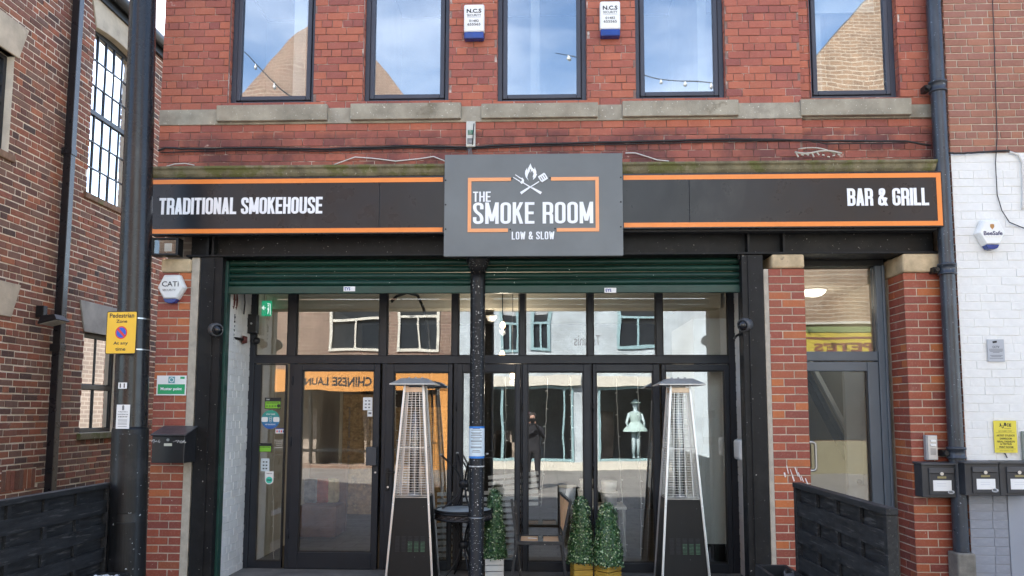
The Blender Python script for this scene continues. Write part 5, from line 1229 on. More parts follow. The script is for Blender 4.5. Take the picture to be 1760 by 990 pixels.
# ------------------------------------------------------------------ patio heaters
def heater(X, Y, label):
    t = thing('patio_heater', label, 'patio heater', (X, Y, 0), 'pyramid patio heaters before the shopfront')
    H = 2.08; zb = .90; hb, ht = .245, .098
    s_ = lambda z: hb+(ht-hb)*z/H
    for sx_ in (-1, 1):
        for sy_ in (-1, 1):
            m = MB(); m.bar((X+sx_*s_(0), Y+sy_*s_(0), .0), (X+sx_*s_(H), Y+sy_*s_(H), H), .024, .024); m.build('leg', CHROME, t, bevel=.004)
    zk = 1.42
    PANEL = M('heater_black_panel', (.008, .008, .0085), .45, .25, 4, bump=.06, spec=.28, stretch=(1, 1, .4), specks=((.2, .2, .2), 40, .755))
    a0, a1 = s_(.03)-.004, s_(zb)-.004
    def side(k):
        c, s2 = (1, 0, -1, 0)[k], (0, 1, 0, -1)[k]
        rot = lambda x, y: (X+x*c-y*s2, Y+x*s2+y*c)
        m = MB(); th = .006
        v = [(*rot(-a0+.01, -a0), .03), (*rot(a0-.01, -a0), .03), (*rot(a1-.01, -a1), zb), (*rot(-a1+.01, -a1), zb)]
        w_ = [(*rot(-a0+.01, -a0+th), .03), (*rot(a0-.01, -a0+th), .03), (*rot(a1-.01, -a1+th), zb), (*rot(-a1+.01, -a1+th), zb)]
        m.hexa([v[0], v[1], w_[1], w_[0]], [v[3], v[2], w_[2], w_[3]]); p = m.build('side_panel', PANEL, t)
        if k == 0:
            for col in range(5):
                m = MB(); m2 = MB()
                for r_ in range(12):
                    z = .36+r_*.0135; yy = -(a0+(a1-a0)*(z-.03)/(zb-.03)); x = (-2+col)*.066
                    (m2 if col in (2, 3, 4) and r_ < 8 else m).box(X+x-.022, X+x+.022, Y+yy-.0025, Y+yy-.0005, z, z+.006)
                m.build('vent_grille', INK, p)
                if m2.v: m2.build('vent_grille', M('bottle_showing', (.06, .13, .075), .4, .9, 9, bump=0, patch=((.35, .45, .35), 7, .62)), p)
            for sx_ in (-1, 1):
                for z in (.07, .84):
                    yy = s_(z); m = MB(); m.tube([(X+sx_*s_(z), Y-yy-.013, z), (X+sx_*s_(z), Y-yy-.018, z)], .008, 8); m.build('screw', PLASTIC_W, p)
    for k in range(4): side(k)
    m = MB(); m.box(X-a1+.004, X+a1-.004, Y-a1+.008, Y+a1-.008, zb+.003, zb+.012); m.lathe((X, Y, zb+.0125), [(.075, 0), (.075, .015), (.05, .03)], 20); m.build('burner_plate', GALV, t)
    m = MB(); m.tube([(X, Y, zb+.03), (X, Y, H-.03)], .05, 20); m.build('glass_tube', glass('heater_tube_glass', .10, (.8, .82, .82), 0), t)
    for k in range(4):                     # wire guards, one per side
        c, s2 = (1, 0, -1, 0)[k], (0, 1, 0, -1)[k]
        rot = lambda x, y, z: (X+x*c-y*s2, Y+x*s2+y*c, z)
        m = MB(); n = 42
        for j in range(n+1):
            z = zb+.03+(H-.06-zb-.03)*j/n; q = s_(z)-.006; m.bar(rot(-q, -q, z), rot(q, -q, z), .0042, .0042)
        for f in (-.62, -.2, .2, .62): q0, q1 = s_(zb+.03)-.010, s_(H-.06)-.010; m.bar(rot(q0*f, -q0, zb+.03), rot(q1*f, -q1, H-.06), .0045, .0045)
        m.build('wire_guard', CHROME, t)
    m = MB(); q = s_(zk)
    for a, b in (((-1, -1), (1, -1)), ((1, -1), (1, 1)), ((1, 1), (-1, 1)), ((-1, 1), (-1, -1))): m.bar((X+a[0]*q, Y+a[1]*q, zk), (X+b[0]*q, Y+b[1]*q, zk), .010, .010)
    m.build('cross_bar', CHROME, t); m = MB(); q = s_(H-.02)
    for a, b in (((-1, -1), (1, -1)), ((1, -1), (1, 1)), ((1, 1), (-1, 1)), ((-1, 1), (-1, -1))): m.bar((X+a[0]*q, Y+a[1]*q, H-.05), (X+b[0]*q, Y+b[1]*q, H-.05), .012, .05)
    m.build('top_collar', M('warm_steel', (.50, .40, .32), .35, .15, 14, metal=.8), t)
    c = .238; m = MB(); zt = H+.012
    m.add([(X-c, Y-c, zt), (X+c, Y-c, zt), (X+c, Y+c, zt), (X-c, Y+c, zt), (X-c, Y-c, zt-.012), (X+c, Y-c, zt-.012), (X+c, Y+c, zt-.012), (X-c, Y+c, zt-.012), (X-.13, Y-.13, zt+.060), (X+.13, Y-.13, zt+.060), (X+.13, Y+.13, zt+.060), (X-.13, Y+.13, zt+.060)],
          [(4, 7, 6, 5), (0, 1, 9, 8), (1, 2, 10, 9), (2, 3, 11, 10), (3, 0, 8, 11), (8, 9, 10, 11), (4, 5, 1, 0), (5, 6, 2, 1), (6, 7, 3, 2), (7, 4, 0, 3)])
    m.build('cap', M('heater_cap_steel', (.50, .50, .49), .45, .12, 9, metal=.5, bump=.05), t)
    for sx_ in (-.07, .0, .07): m = MB(); m.lathe((X+sx_, Y, zt+.0605), [(.012, 0), (.012, .012), (.007, .018)], 8); m.build('cap_nut', GALV, t)
    return t
h1 = heater(-1.34, .33, 'stainless pyramid patio heater with black base left of the iron column')
qh = 2.905
h2 = dup(h1, (1.475, .33, 0), 0, 'stainless pyramid patio heater with black base near the right white reveal')

# ------------------------------------------------------------------ bistro tables, one upside down on the other
WICK = M('dark_wicker', (.028, .022, .020), .6, .6, 40, bump=.6, specks=((.30, .24, .2), 60, .66))
def bistro(X, Y, label, z_top=.735, band=True):
    t = thing('bistro_table', label, 'table', (X, Y, 0), 'round black bistro tables')
    r = .305
    m = MB(); m.lathe((X, Y, z_top-.008), [(r-.02, 0), (r-.015, .006), (r-.02, .008)], 36); m.build('table_top', M('frosted_glass_top', (.46, .50, .50), .5, .08, 6, bump=0), t)
    m = MB(); m.tube([(X+r*math.cos(a), Y+r*math.sin(a), z_top-.004) for a in [k*math.pi/20 for k in range(40)]], .012, 8, closed=True); m.tube([(X+(r-.005)*math.cos(a), Y+(r-.005)*math.sin(a), z_top-.068) for a in [k*math.pi/20 for k in range(40)]], .012, 8, closed=True) if band else None
    m.build('rim', BLACKMET, t)
    m = MB(); vs = []; n = 80
    for j, z in enumerate((z_top-.066, z_top-.050, z_top-.034, z_top-.018, z_top-.006)):
        for k in range(n): rr_ = r-.004+(.006 if (k//2+j) % 2 else -.003); a = k*2*math.pi/n; vs.append((X+rr_*math.cos(a), Y+rr_*math.sin(a), z))
    m.add(vs, [(j*n+k, j*n+(k+1) % n, (j+1)*n+(k+1) % n, (j+1)*n+k) for j in range(4) for k in range(n)]); m.build('woven_band', WICK, t) if band else None
    for k in range(4):
        a = math.pi*.5*k+.5; c, s_ = math.cos(a), math.sin(a); pts = []
        for rr_, z in ((.24, .705), (.19, .665), (.09, .565), (.040, .435), (.040, .335), (.075, .24), (.15, .13), (.23, .05), (.26, .008)): pts.append((X+rr_*c, Y+rr_*s_, z*z_top/.735))
        P2 = []
        for i in range(len(pts)-1):
            p0, p1, p2, p3 = [Vector(pts[max(0, min(len(pts)-1, i+d))]) for d in (-1, 0, 1, 2)]
            for j in range(4):
                u = j/4; P2.append(.5*((2*p1)+(p2-p0)*u+(2*p0-5*p1+4*p2-p3)*u*u+(3*p1-p0-3*p2+p3)*u**3))
        P2.append(Vector(pts[-1])); m = MB(); m.tube(P2, .0105, 8); lg = m.build('leg', BLACKMET, t)
        m = MB(); m.lathe((X+.26*c, Y+.26*s_, .0), [(.016, 0), (.016, .018)], 10); m.build('foot', M('foot_cap_grey', (.35, .35, .34), .5, .1, 5), lg)
    m = MB(); m.lathe((X, Y, z_top*.47), [(.036, 0), (.054, .01), (.054, .07), (.036, .08)], 14); m.build('leg_clasp', BLACKMET, t)
    return t
TX = P(797, 884, .42).x
b1 = bistro(TX, .42, 'round black bistro table with woven rim behind the iron column')
b2 = bistro(TX, .42, 'bistro table stacked upside down with its legs in the air', z_top=.60, band=False)
b2.location = (TX, .42, .735+.615); b2.rotation_euler = (math.pi, 0, .9)

# ------------------------------------------------------------------ chair
CH = M('chair_black_paint', (.018, .018, .019), .45, .3, 9, bump=.2, specks=((.6, .58, .54), 50, .70))
WOOD = M('teak_slats', (.64, .38, .20), .6, .25, 5, bump=.25, stretch=(1.5, 12, 1.5), bscale=18)
cx0, cx1 = P(889, 925, .22).x, P(966, 925, .22).x; zs = P(925, 928, .25).z
ch = thing('garden_chair', 'black metal folding chair with wooden seat panels beside the topiary cones', 'chair', ((cx0+cx1)/2, .25, 0))
yf, yb = .06, .46
for nm, y in (('f', yf), ('b', yb)):
    m = MB(); m.bar((cx1+.045, y+.02, 0), (cx1-.005, y, zs), .028, .028); m.bar((cx1-.005, y, zs), (cx1+.085 if nm == 'f' else cx1-.01, y-.02 if nm == 'f' else y+.03, zs+.43 if nm == 'f' else zs+.47), .028, .028); m.build('rear_leg', CH, ch, bevel=.003)
    m = MB(); m.bar((cx0-.07 if nm == 'f' else cx0+.03, y, 0), (cx0+.0, y, zs), .028, .028); m.bar((cx0+.0, y, zs), (cx0-.055 if nm == 'f' else cx0-.03, y, zs+.44 if nm == 'f' else zs+.38), .026, .026); m.build('front_leg', CH, ch, bevel=.003)
m = MB(); m.bar((cx0-.01, yf, zs), (cx1+.01, yf, zs), .03, .034); m.bar((cx0-.01, yb, zs), (cx1+.01, yb, zs), .03, .034); m.bar((cx0+.008, yf, zs), (cx0+.008, yb, zs), .05, .034); m.bar((cx1-.008, yf, zs), (cx1-.008, yb, zs), .05, .034); xm = (cx0+cx1)/2; m.bar((xm+.01, yf, zs), (xm+.01, yb, zs), .05, .032); m.build('seat_frame', CH, ch, bevel=.003)
for a, b in ((cx0+.036, xm-.018), (xm+.038, cx1-.036)):
    for k in range(3): ya, yb_ = yf+.02+k*.122, yf+.02+k*.122+.116; m = MB(); m.box(a, b, ya, yb_, zs-.008, zs+.008); m.build('seat_slat', WOOD, ch, bevel=.002)
A = Vector((cx1+.012, yf, zs+.10)); B = Vector((cx1+.08, yf-.018, zs+.41)); C_ = Vector((cx1-.006, yb, zs+.10)); D_ = Vector((cx1-.009, yb+.03, zs+.45))
n = Vector((1, .0, -.1)).normalized()
for k in range(2):
    f0, f1 = .03+k*.49, .48+k*.49; p = [A.lerp(C_, f0)+(B-A)*.05, A.lerp(C_, f1)+(B-A)*.05, B.lerp(D_, f1), B.lerp(D_, f0)]
    m = MB(); m.hexa([tuple(q-n*.008) for q in p], [tuple(q+n*.008) for q in p]); m.build('back_slat', WOOD, ch)
m = MB(); m.bar(tuple(A), tuple(C_), .024, .03); m.build('back_rail', CH, ch, bevel=.003); m = MB(); m.bar(tuple(B+Vector((0, 0, .01))), tuple(D_+Vector((0, 0, .01))), .024, .03); m.build('back_rail', CH, ch, bevel=.003)
m = MB(); q = P(914, 922.5, .25); m.bar((q.x-.04, .3, zs+.012), (q.x+.05, .27, zs+.012), .008, .006); tag(m.build('bent_nail', PLASTIC_W, None), 'thin white strip lying on the wooden chair seat', 'plastic strip')

# ------------------------------------------------------------------ topiary cones in boxes
LEAF = NT('boxwood_leaf'); g_ = LEAF.n('NewGeometry'); c_ = LEAF.ramp(g_.outputs['Random Per Island'], [(0, (.014, .045, .016)), (.40, (.03, .09, .028)), (.70, (.06, .15, .045)), (.84, (.18, .30, .11)), (1., (.60, .66, .44))])  # palest leaf colours stand in for glints off the leaves
LEAF.pr(c_, .35, 0, None, spec=.6); LEAFM = LEAF.m
def leaf_mesh(seed, r0, h, n=3600):
    rr_ = random.Random(seed); m = MB()
    m.lathe((0, 0, 0), [(r0*.84, 0), (r0*.84, .03), (r0*.41, h*.85), (r0*.24, h*.94), (.004, h*.965)], 14)
    for k in range(n):
        z = h*(1-rr_.random()**.72) if rr_.random() < .94 else rr_.uniform(-.02, .05); z = max(-.02, z)
        a = rr_.uniform(0, 2*math.pi); lump = 1+.05*math.sin(a*5+z*17+seed)+.05*math.sin(z*31+a*3); tt = max(0, z)/h; r = (r0*(1-.60*tt)*math.sqrt(max(0., 1-max(0., (tt-.86)/.14)**2))*.93+.006)*lump+rr_.uniform(-.014, .014)
        c = Vector((r*math.cos(a), r*math.sin(a), z+rr_.uniform(-.008, .012)))
        nr = Vector((math.cos(a), math.sin(a), .35)); nr += Vector((rr_.gauss(0, .5), rr_.gauss(0, .5), rr_.gauss(0, .5))); nr.normalize()
        u = nr.cross(Vector((rr_.gauss(0, 1), rr_.gauss(0, 1), rr_.gauss(0, 1)))).normalized(); v = nr.cross(u); L_ = rr_.uniform(.0095, .0155); W_ = L_*.62
        m.add([c-u*L_, c+v*W_+nr*.002, c+u*L_, c-v*W_+nr*.002], [(0, 1, 2, 3)])
    me = m.mesh('foliage'); me.materials.append(LEAFM); return me
YELLOW = M('ochre_stained_wood', (.42, .26, .035), .55, .3, 4, bump=.3, stretch=(2, 2, 14), bscale=20)
WHITEW = M('white_painted_wood', (.70, .68, .64), .6, .08, 4, bump=.25, stretch=(2, 2, 12), bscale=20)
def topiary(X, Y, seed, r0, h, bw, bh, mat, rot, label):
    t = thing('topiary_cone', label, 'topiary', (X, Y, .03), 'cone topiaries in wooden boxes')
    t.rotation_euler = (0, 0, rot); WM[t] = Matrix.Translation((X, Y, .03)) @ Matrix.Rotation(rot, 4, 'Z')
    f = put('foliage', leaf_mesh(seed, r0, h), None); f.parent = t; f.location = (0, 0, bh+.01); WM[f] = Matrix()
    def part(m, nm, mt, bv=.003):
        me = m.mesh(nm); me.materials.append(mt); o = put(nm, me, None, bv); o.parent = t; WM[o] = Matrix(); return o
    n = 3
    for k in range(n):
        za, zb = .004+k*bh/n, (k+1)*bh/n-.003; w_ = bw/2
        for a, b, c, d in ((-w_, w_, -w_, -w_+.018), (-w_, w_, w_-.018, w_), (-w_, -w_+.018, -w_+.0185, w_-.0185), (w_-.018, w_, -w_+.0185, w_-.0185)):
            m = MB(); m.box(a, b, c, d, za, zb); part(m, 'plank', mat)
    m = MB(); m.box(-bw/2+.02, bw/2-.02, -bw/2+.02, bw/2-.02, .006, bh-.02); part(m, 'soil', M('topiary_soil', (.035, .028, .02), .95, .3, 20), 0)
    return t
def gxz(px, py, Y): q = P(px, py, Y); return q.x
q1, q2 = gxz(999.5, 970, .33), gxz(1044, 970, .33); q0 = gxz(849, 975, .5)
topiary(q1, .36, 1, .150, .665, .20, .20, YELLOW, R(10), 'slim green topiary cone in an ochre box beside the folding chair')
topiary(q2, .30, 2, .165, .625, .20, .185, YELLOW, R(42), 'right green topiary cone in an ochre box turned cornerwise')
topiary(q0, .56, 3, .13, .72, .20, .20, WHITEW, R(4), 'green topiary cone in a white box behind the iron column')

# ------------------------------------------------------------------ stickers on the glass (they stand on the street side)
YT = YG-.0065
def sticker(px0, py0, px1, py1, mat, label, name='window_sticker', Y=None):
    Y = Y if Y is not None else YT
    x0, x1, z0, z1 = rect(px0, py0, px1, py1, Y); t = thing(name, label, 'sticker', ((x0+x1)/2, Y, z0), 'stickers on the shopfront glass'); m = MB(); m.box(x0, x1, Y-.0012, Y, z0, z1); m.build('sheet', mat, t); return t, (x0+x1)/2, (z0+z1)/2, x1-x0, z1-z0, Y-.0012
LIMEG = M('hygiene_green', (.22, .52, .04), .5, .05, 4, bump=0)
for (a, b, c, d), lab, lines in (((455, 683.5, 483, 703), 'upper black and green food hygiene rating sticker on the left pane', 1), ((438.5, 761.5, 467, 777), 'lower black and green food hygiene rating sticker on the left pane', 0)):
    t, xc, zc, w_, h_, Y = sticker(a, b, c, d, INK, lab)
    m = MB(); m.box(xc-w_*.46, xc+w_*.46, Y-.0008, Y-.0002, zc-h_*.44, zc+h_*.16); m.build('green_panel', LIMEG, t)
    text('FOOD HYGIENE RATING', (xc, Y-.0008, zc+h_*.04), UX, UZ, w_*.8, h_*.12, INK, t, .02); text('SCORES', (xc-w_*.3, Y, zc+h_*.34), UX, UZ, w_*.2, h_*.12, PAPER, t, .02)
    if lines:
        for k in range(5): m = MB(); m.plate([(.011*math.cos(j*.785), .011*math.sin(j*.785)) for j in range(8)], (xc-w_*.36+k*.033, Y-.0008, zc-h_*.24), UX, UZ, NF, 0, .0006); m.build('rating_dot', M('dot_green', (.10, .25, .03), .5, .05, 3, bump=0), t)
        m = MB(); m.plate([(.02*math.cos(j*.524), .02*math.sin(j*.524)) for j in range(12)], (xc+w_*.36, Y-.0008, zc-h_*.22), UX, UZ, NF, 0, .0008); m.build('rating_five', INK, t)
x0, x1, z0, z1 = rect(449, 706, 481, 736, YT); t = thing('window_sticker', 'round blue and teal notice sticker with white panels on the left pane', 'sticker', ((x0+x1)/2, YT, z0), 'stickers on the shopfront glass')
r_ = (x1-x0)/2; xc, zc = (x0+x1)/2, (z0+z1)/2
m = MB(); m.plate([(r_*math.cos(k*math.pi/14), r_*math.sin(k*math.pi/14)) for k in range(28)], (xc, YT, zc), UX, UZ, NF, 0, .001); tn = NT('teal_to_blue'); sx_ = tn.n('SeparateXYZ'); g_ = tn.n('NewGeometry'); tn.l(g_.outputs['Position'], sx_.inputs[0]); tn.pr(tn.ramp(tn.math('DIVIDE', tn.math('SUBTRACT', sx_.outputs['Z'], z0), z1-z0), [(0, (.02, .10, .42)), (1, (.04, .34, .22))]), .5); m.build('disc', tn.m, t)
for s_ in (-1, 1): m = MB(); m.plate([tuple(p) for p in fillet([(-.036, -.028), (.036, -.028), (.036, .028), (-.036, .028)], .015, True)], (xc+s_*r_*.62, YT-.0012, zc), UX, UZ, NF, 0, .0006); m.build('white_panel', PAPER, t)
text('STAY SAFE', (xc, YT-.001, zc+r_*.55), UX, UZ, r_*.95, r_*.16, PAPER, t, .02); text('KEEP YOUR DISTANCE', (xc, YT-.001, zc-r_*.52), UX, UZ, r_*1.1, r_*.14, PAPER, t, .02)
m = MB()
for k in range(3): m.tube([(xc+.018*math.cos(a)*(1-.2*k), YT-.0016, zc+(.02-.02*k)+.01*math.sin(a)) for a in [j*math.pi/6 for j in range(12)]], .002, 5, closed=True)
m.build('symbol', PAPER, t)
t, xc, zc, w_, h_, Y = sticker(473.5, 736, 490, 745, PAPER, 'small white and blue payment card sticker at the pane edge')
m = MB(); m.box(xc-w_/2, xc+w_/2, Y-.0007, Y-.0002, zc+h_*.3, zc+h_*.5); m.build('blue_strip', MATS['label_blue'], t)
for k in range(4): m = MB(); m.box(xc-w_*.4+k*w_*.22, xc-w_*.26+k*w_*.22, Y-.0007, Y-.0002, zc-h_*.3, zc+h_*.1); m.build('card_mark', MATS['label_blue'] if k % 2 else SR, t)
# white lettering straight on the glass
x0, x1, z0, z1 = rect(472, 755, 488, 769, YT); t = thing('window_lettering', 'small white lines of lettering on the left pane', 'lettering', ((x0+x1)/2, YT, z0))
for k, s_ in enumerate(('Sorry, no under', '18s after 8pm', 'Proof of age', 'required')): text(s_, ((x0+x1)/2, YT-.0003, z1-(k+.5)*(z1-z0)/4.5), UX, UZ, (x1-x0)*(.95, .8, .75, .6)[k], (z1-z0)/7, PAPER, t, .02)
m = MB(); m.box(x0, x1, YT-.001, YT-.0003, z0-.004, z0); m.build('underline', PAPER, t)
t, xc, zc, w_, h_, Y = sticker(448.5, 788, 463, 810, M('pale_notice', (.58, .66, .70), .6, .05, 5, bump=0), 'pale grey instruction notice with dark icons on the left pane')
for i in range(3):
    for k in range(2): m = MB(); m.box(xc-w_*.28+k*w_*.34, xc-w_*.08+k*w_*.34, Y-.0007, Y-.0002, zc-h_*.34+i*h_*.26, zc-h_*.24+i*h_*.26); m.build('icon', INK, t)
x0, x1, z0, z1 = rect(455.5, 810, 470, 832.5, YT); xc = (x0+x1)/2; w_ = (x1-x0)/2
t = thing('window_sticker', 'white and turquoise rounded review sticker low on the left pane', 'sticker', (xc, YT, z0), 'stickers on the shopfront glass')
m = MB(); m.plate([(-w_, (z1-z0)), (w_, (z1-z0)), (w_, w_)]+[(w_*math.cos(-k*math.pi/8), w_+w_*math.sin(-k*math.pi/8)) for k in range(1, 8)]+[(-w_, w_)], (xc, YT, z0), UX, UZ, NF, 0, .001); m.build('sheet', PAPER, t)
m = MB(); m.plate([(w_*.78*math.cos(k*math.pi/10), w_*.78*math.sin(k*math.pi/10)) for k in range(20)], (xc, YT-.001, z0+w_), UX, UZ, NF, .0002, .0008); m.build('turquoise_disc', M('turquoise', (.06, .55, .42), .5, .05, 3, bump=0), t)
m = MB()
for s_ in (-1, 1): m.tube([(xc+s_*w_*.3+w_*.2*math.cos(a), YT-.0022, z0+w_+w_*.2*math.sin(a)) for a in [k*math.pi/6 for k in range(12)]], .003, 5, closed=True)
m.build('owl_eyes', INK, t)
text('Review us on', (xc, YT-.001, z0+(z1-z0)*.84), UX, UZ, w_*1.3, .014, INK, t, .02)
YD = YG-.0075
t, xc, zc, w_, h_, Y = sticker(624, 683, 640, 705, PAPER, 'white instruction sheet with icons at the top right of the glass door', 'door_notice', YD)
for i in range(3):
    for k in range(2): m = MB(); m.box(xc-w_*.3+k*w_*.36, xc-w_*.1+k*w_*.36, Y-.0007, Y-.0002, zc-h_*.34+i*h_*.26, zc-h_*.24+i*h_*.26); m.build('icon', INK_SOFT, t)
t, xc, zc, w_, h_, Y = sticker(631.5, 705.5, 640, 716, PAPER, 'small white slip below the instruction sheet on the glass door', 'door_notice', YD)
m = MB(); m.box(xc-w_*.3, xc+w_*.3, Y-.0007, Y-.0002, zc-h_*.1, zc+h_*.2); m.build('icon', INK_SOFT, t)

# ------------------------------------------------------------------ things inside the shop
x0, x1, z0, z1 = rect(449, 517, 466, 543, 1.2)
ex = thing('exit_sign', 'green running man exit sign hanging inside the left pane', 'exit sign', ((x0+x1)/2, 1.2, z0))
m = MB(); m.box(x0, x1, 1.2, 1.23, z0, z1); m.build('case', emit('exit_green', (.02, .42, .20), .22), ex, bevel=.003)
def e2(px, py): q = P(px, py, 1.1985); return (q.x, q.z)
WE = emit('exit_white', (.85, .95, .9), .3)
m = MB()
def ep(pts): m.plate([e2(*p) for p in pts], (0, 1.1988, 0), UX, UZ, NF, 0, .001)
ep([(450, 529), (453.5, 525), (454.5, 526), (452.5, 528.2), (457, 528.6), (457, 530), (452.5, 529.8), (454.5, 532), (453.5, 533)]); ep([(459.5, 521), (465, 522), (465, 523.2), (459.5, 522.3)]); ep([(464, 523.3), (465, 523.3), (465, 541), (464, 541)]); ep([(459.5, 530), (462, 528), (462.5, 533), (460.5, 540), (459.3, 540), (460.5, 534)]); ep([(460.2, 524), (462.2, 524), (462.2, 526.5), (460.2, 526.5)])
m.build('pictogram', WE, ex)
m = MB(); m.bar((x0+.03, 1.215, z1+.002), (x0+.03, 1.215, 3.44), .012, .012); m.build('hanger', GALV, ex)
q = P(843, 548, 1.32); sd = thing('smoke_detector', 'round white smoke detector under the cream bulkhead inside', 'smoke detector', (q.x, 1.48, q.z))
zb_ = gz(530); m = MB(); m.lathe((q.x, 1.48, zb_-.075), [(.03, 0), (.05, .012), (.05, .035), (.07, .04), (.07, .07)], 18); m.build('body', PLASTIC_W, sd); m = MB(); m.lathe((q.x, 1.48, zb_-.085), [(.012, 0), (.028, .008)], 12); m.build('sensor_head', PLASTIC_G, sd)
for i, (px, py, lab) in enumerate(((863, 608, 'upper'), (881, 645, 'lower'), (864, 558, 'topmost'))):
    q = P(px, py, 1.22); t = thing('pendant_bulb', f'{lab} small glowing pendant bulb inside behind the column', 'pendant lamp', (q.x, 1.22, q.z), 'glowing pendant bulbs')
    m = MB(); m.lathe((q.x, 1.22, q.z-.05), [(.004, 0), (.028, .02), (.034, .045), (.014, .085)], 12); m.build('bulb', emit('bulb_glow', (1.0, .62, .25), 3), t)
    m = MB(); m.tube([(q.x, 1.22, q.z+.036), (q.x, 1.22, q.z+.08)], .017, 8); m.tube([(q.x, 1.22, q.z+.08), (q.x, 1.22, 3.44)], .004, 6); m.build('flex', INK, t)
    ld = bpy.data.lights.new('bulb_light', 'POINT'); ld.energy = 3.2; ld.color = (1, .86, .68); ld.shadow_soft_size = .04; lo_ = bpy.data.objects.new('bulb_light', ld); COL.objects.link(lo_); lo_.parent = t; lo_.location = (0, -.02, -.09)
OSB = M('strand_board', (.36, .23, .11), .75, .55, 16, bump=.3, patch=((.50, .36, .18), 22, .55))
x0, x1, z0, z1 = rect(588, 678, 645, 884, 3.6)
ob = thing('strand_board_sheet', 'upright sheet of brown strand board standing inside behind the glass door', 'board', ((x0+x1)/2, 3.6, .03))
m = MB(); m.box(x0, x1, 3.6, 3.62, max(z0, .035), z1); m.build('sheet', OSB, ob); text('Smartply  T&G  weatherboard', (x0+.10, 3.5995, (z0+z1)/2+.2), (0, 0, 1), (-1, 0, 0), 1.0, .05, INK_SOFT, ob, .02)
m = MB(); m.box(x0-.05, x0-.005, 3.59, 3.64, .035, z1+.05); m.build('edge_batten', M('pale_batten', (.5, .45, .36), .7, .1, 5), ob)
x0, x1, z0, z1 = rect(668, 700, 776, 905, 4.2); m = MB(); m.box(x0, x1, 4.2, 4.22, .035, z1); tag(m.build('strand_board_sheet', OSB, None), 'second sheet of strand board inside behind the left patio heater', 'board')
# brown bench with cushions
LEA = M('brown_leather', (.13, .055, .03), .45, .3, 4, bump=.2)
x0, x1 = P(520, 800, 3.0).x, P(586, 800, 3.0).x
bn = thing('leather_bench', 'brown leather bench with cushions inside behind the glass door', 'bench', ((x0+x1)/2, 3.1, .03))
m = MB(); m.box(x0-.5, x1, 2.8, 3.3, .05, .48); m.build('seat', LEA, bn, bevel=.03); m = MB(); m.box(x0-.5, x1, 3.31, 3.45, .05, 1.02); m.build('backrest', LEA, bn, bevel=.03)
for i, (px, py, col, lab) in enumerate(((527, 775, (.30, .32, .36), 'grey cushion at the left end of the leather bench'), (546, 770, (.35, .08, .05), 'red patterned cushion in the middle of the leather bench'), (560, 778, (.55, .45, .25), 'ochre cushion beside the red one on the leather bench'))):
    q = P(px, py, 3.1); m = MB(); m.box(q.x-.19, q.x+.19, 3.08+i*.012, 3.2+i*.012, .485, .83); o = m.build('cushion', M('cushion_fabric_%s' % 'abc'[i], col, .9, .4, 14, bump=.4), None, bevel=.05); tag(o, lab, 'cushion')
# table and paint tubs near the right windows
q0_, q1_ = P(1000, 850, 1.9), P(1060, 850, 1.9)
tb = thing('work_table', 'low white work table inside behind the topiary cones', 'table', ((q0_.x+q1_.x)/2, 1.95, .03))
zt = P(1030, 868, 1.9).z; m = MB(); m.box(q0_.x-.15, q1_.x+.1, 1.7, 2.2, zt-.03, zt); m.build('top', PLASTIC_W, tb)
for xx in (q0_.x-.12, q1_.x+.07):
    for yy in (1.74, 2.16): m = MB(); m.bar((xx, yy, .035), (xx, yy, zt-.031), .04, .04); m.build('leg', GALV, tb)
for i, (px, w_, h_, dz, lab, mt) in enumerate(((1008, .115, .20, 0, 'large white paint tub at the left of the work table', PLASTIC_W), (1008, .085, .12, .202, 'small white tub stacked on the large tub', PLASTIC_W), (1047, .11, .17, 0, 'grey bucket at the right of the work table', PLASTIC_G), (1047, .10, .13, .172, 'white lidded tub stacked on the grey bucket', PLASTIC_W), (975, .11, .24, 0, 'clear blue tinted water bottle left of the paint tubs', M('water_blue', (.48, .58, .74), .3, .2, 5, bump=0)))):
    q = P(px, 850, 1.9); t = thing('paint_tub' if i < 4 else 'water_bottle', lab, 'tub' if i < 4 else 'bottle', (q.x, 1.9, zt+dz), 'tubs on the work table' if i < 4 else None)
    m = MB(); m.lathe((q.x, 1.9, zt+dz+.001), [(w_*.85, 0), (w_, h_*.9)], 18); m.build('tub', mt, t)
    m = MB(); m.lathe((q.x, 1.9, zt+dz+.002+h_*.9), [(w_*1.04, 0), (w_*1.04, h_*.08)], 18); m.build('lid', PLASTIC_W, t)
# white slats standing in for stripes of sunlight on the shop floor
lo = thing('sun_stripe_slats', 'white horizontal slats standing in for sun stripes inside behind the column', 'sun stripes', (P(850, 850, 1.05).x, 1.05, .03))
for k in range(15):
    py = 815+k*10.5; a = P(752 if k > 2 else 840, py+ (3 if k > 2 else 6), 1.25); b = P(925 if k < 6 else 915-k*1.5, py-2, 1.05); m = MB(); m.bar(tuple(a), tuple(b), .03, .040); m.build('slat', PAPER, lo)
for px in (760, 905): a = P(px, 812, 1.25); m = MB(); m.bar((a.x, 1.28, .035), (a.x, 1.28, a.z), .03, .03); m.build('upright', PLASTIC_G, lo)
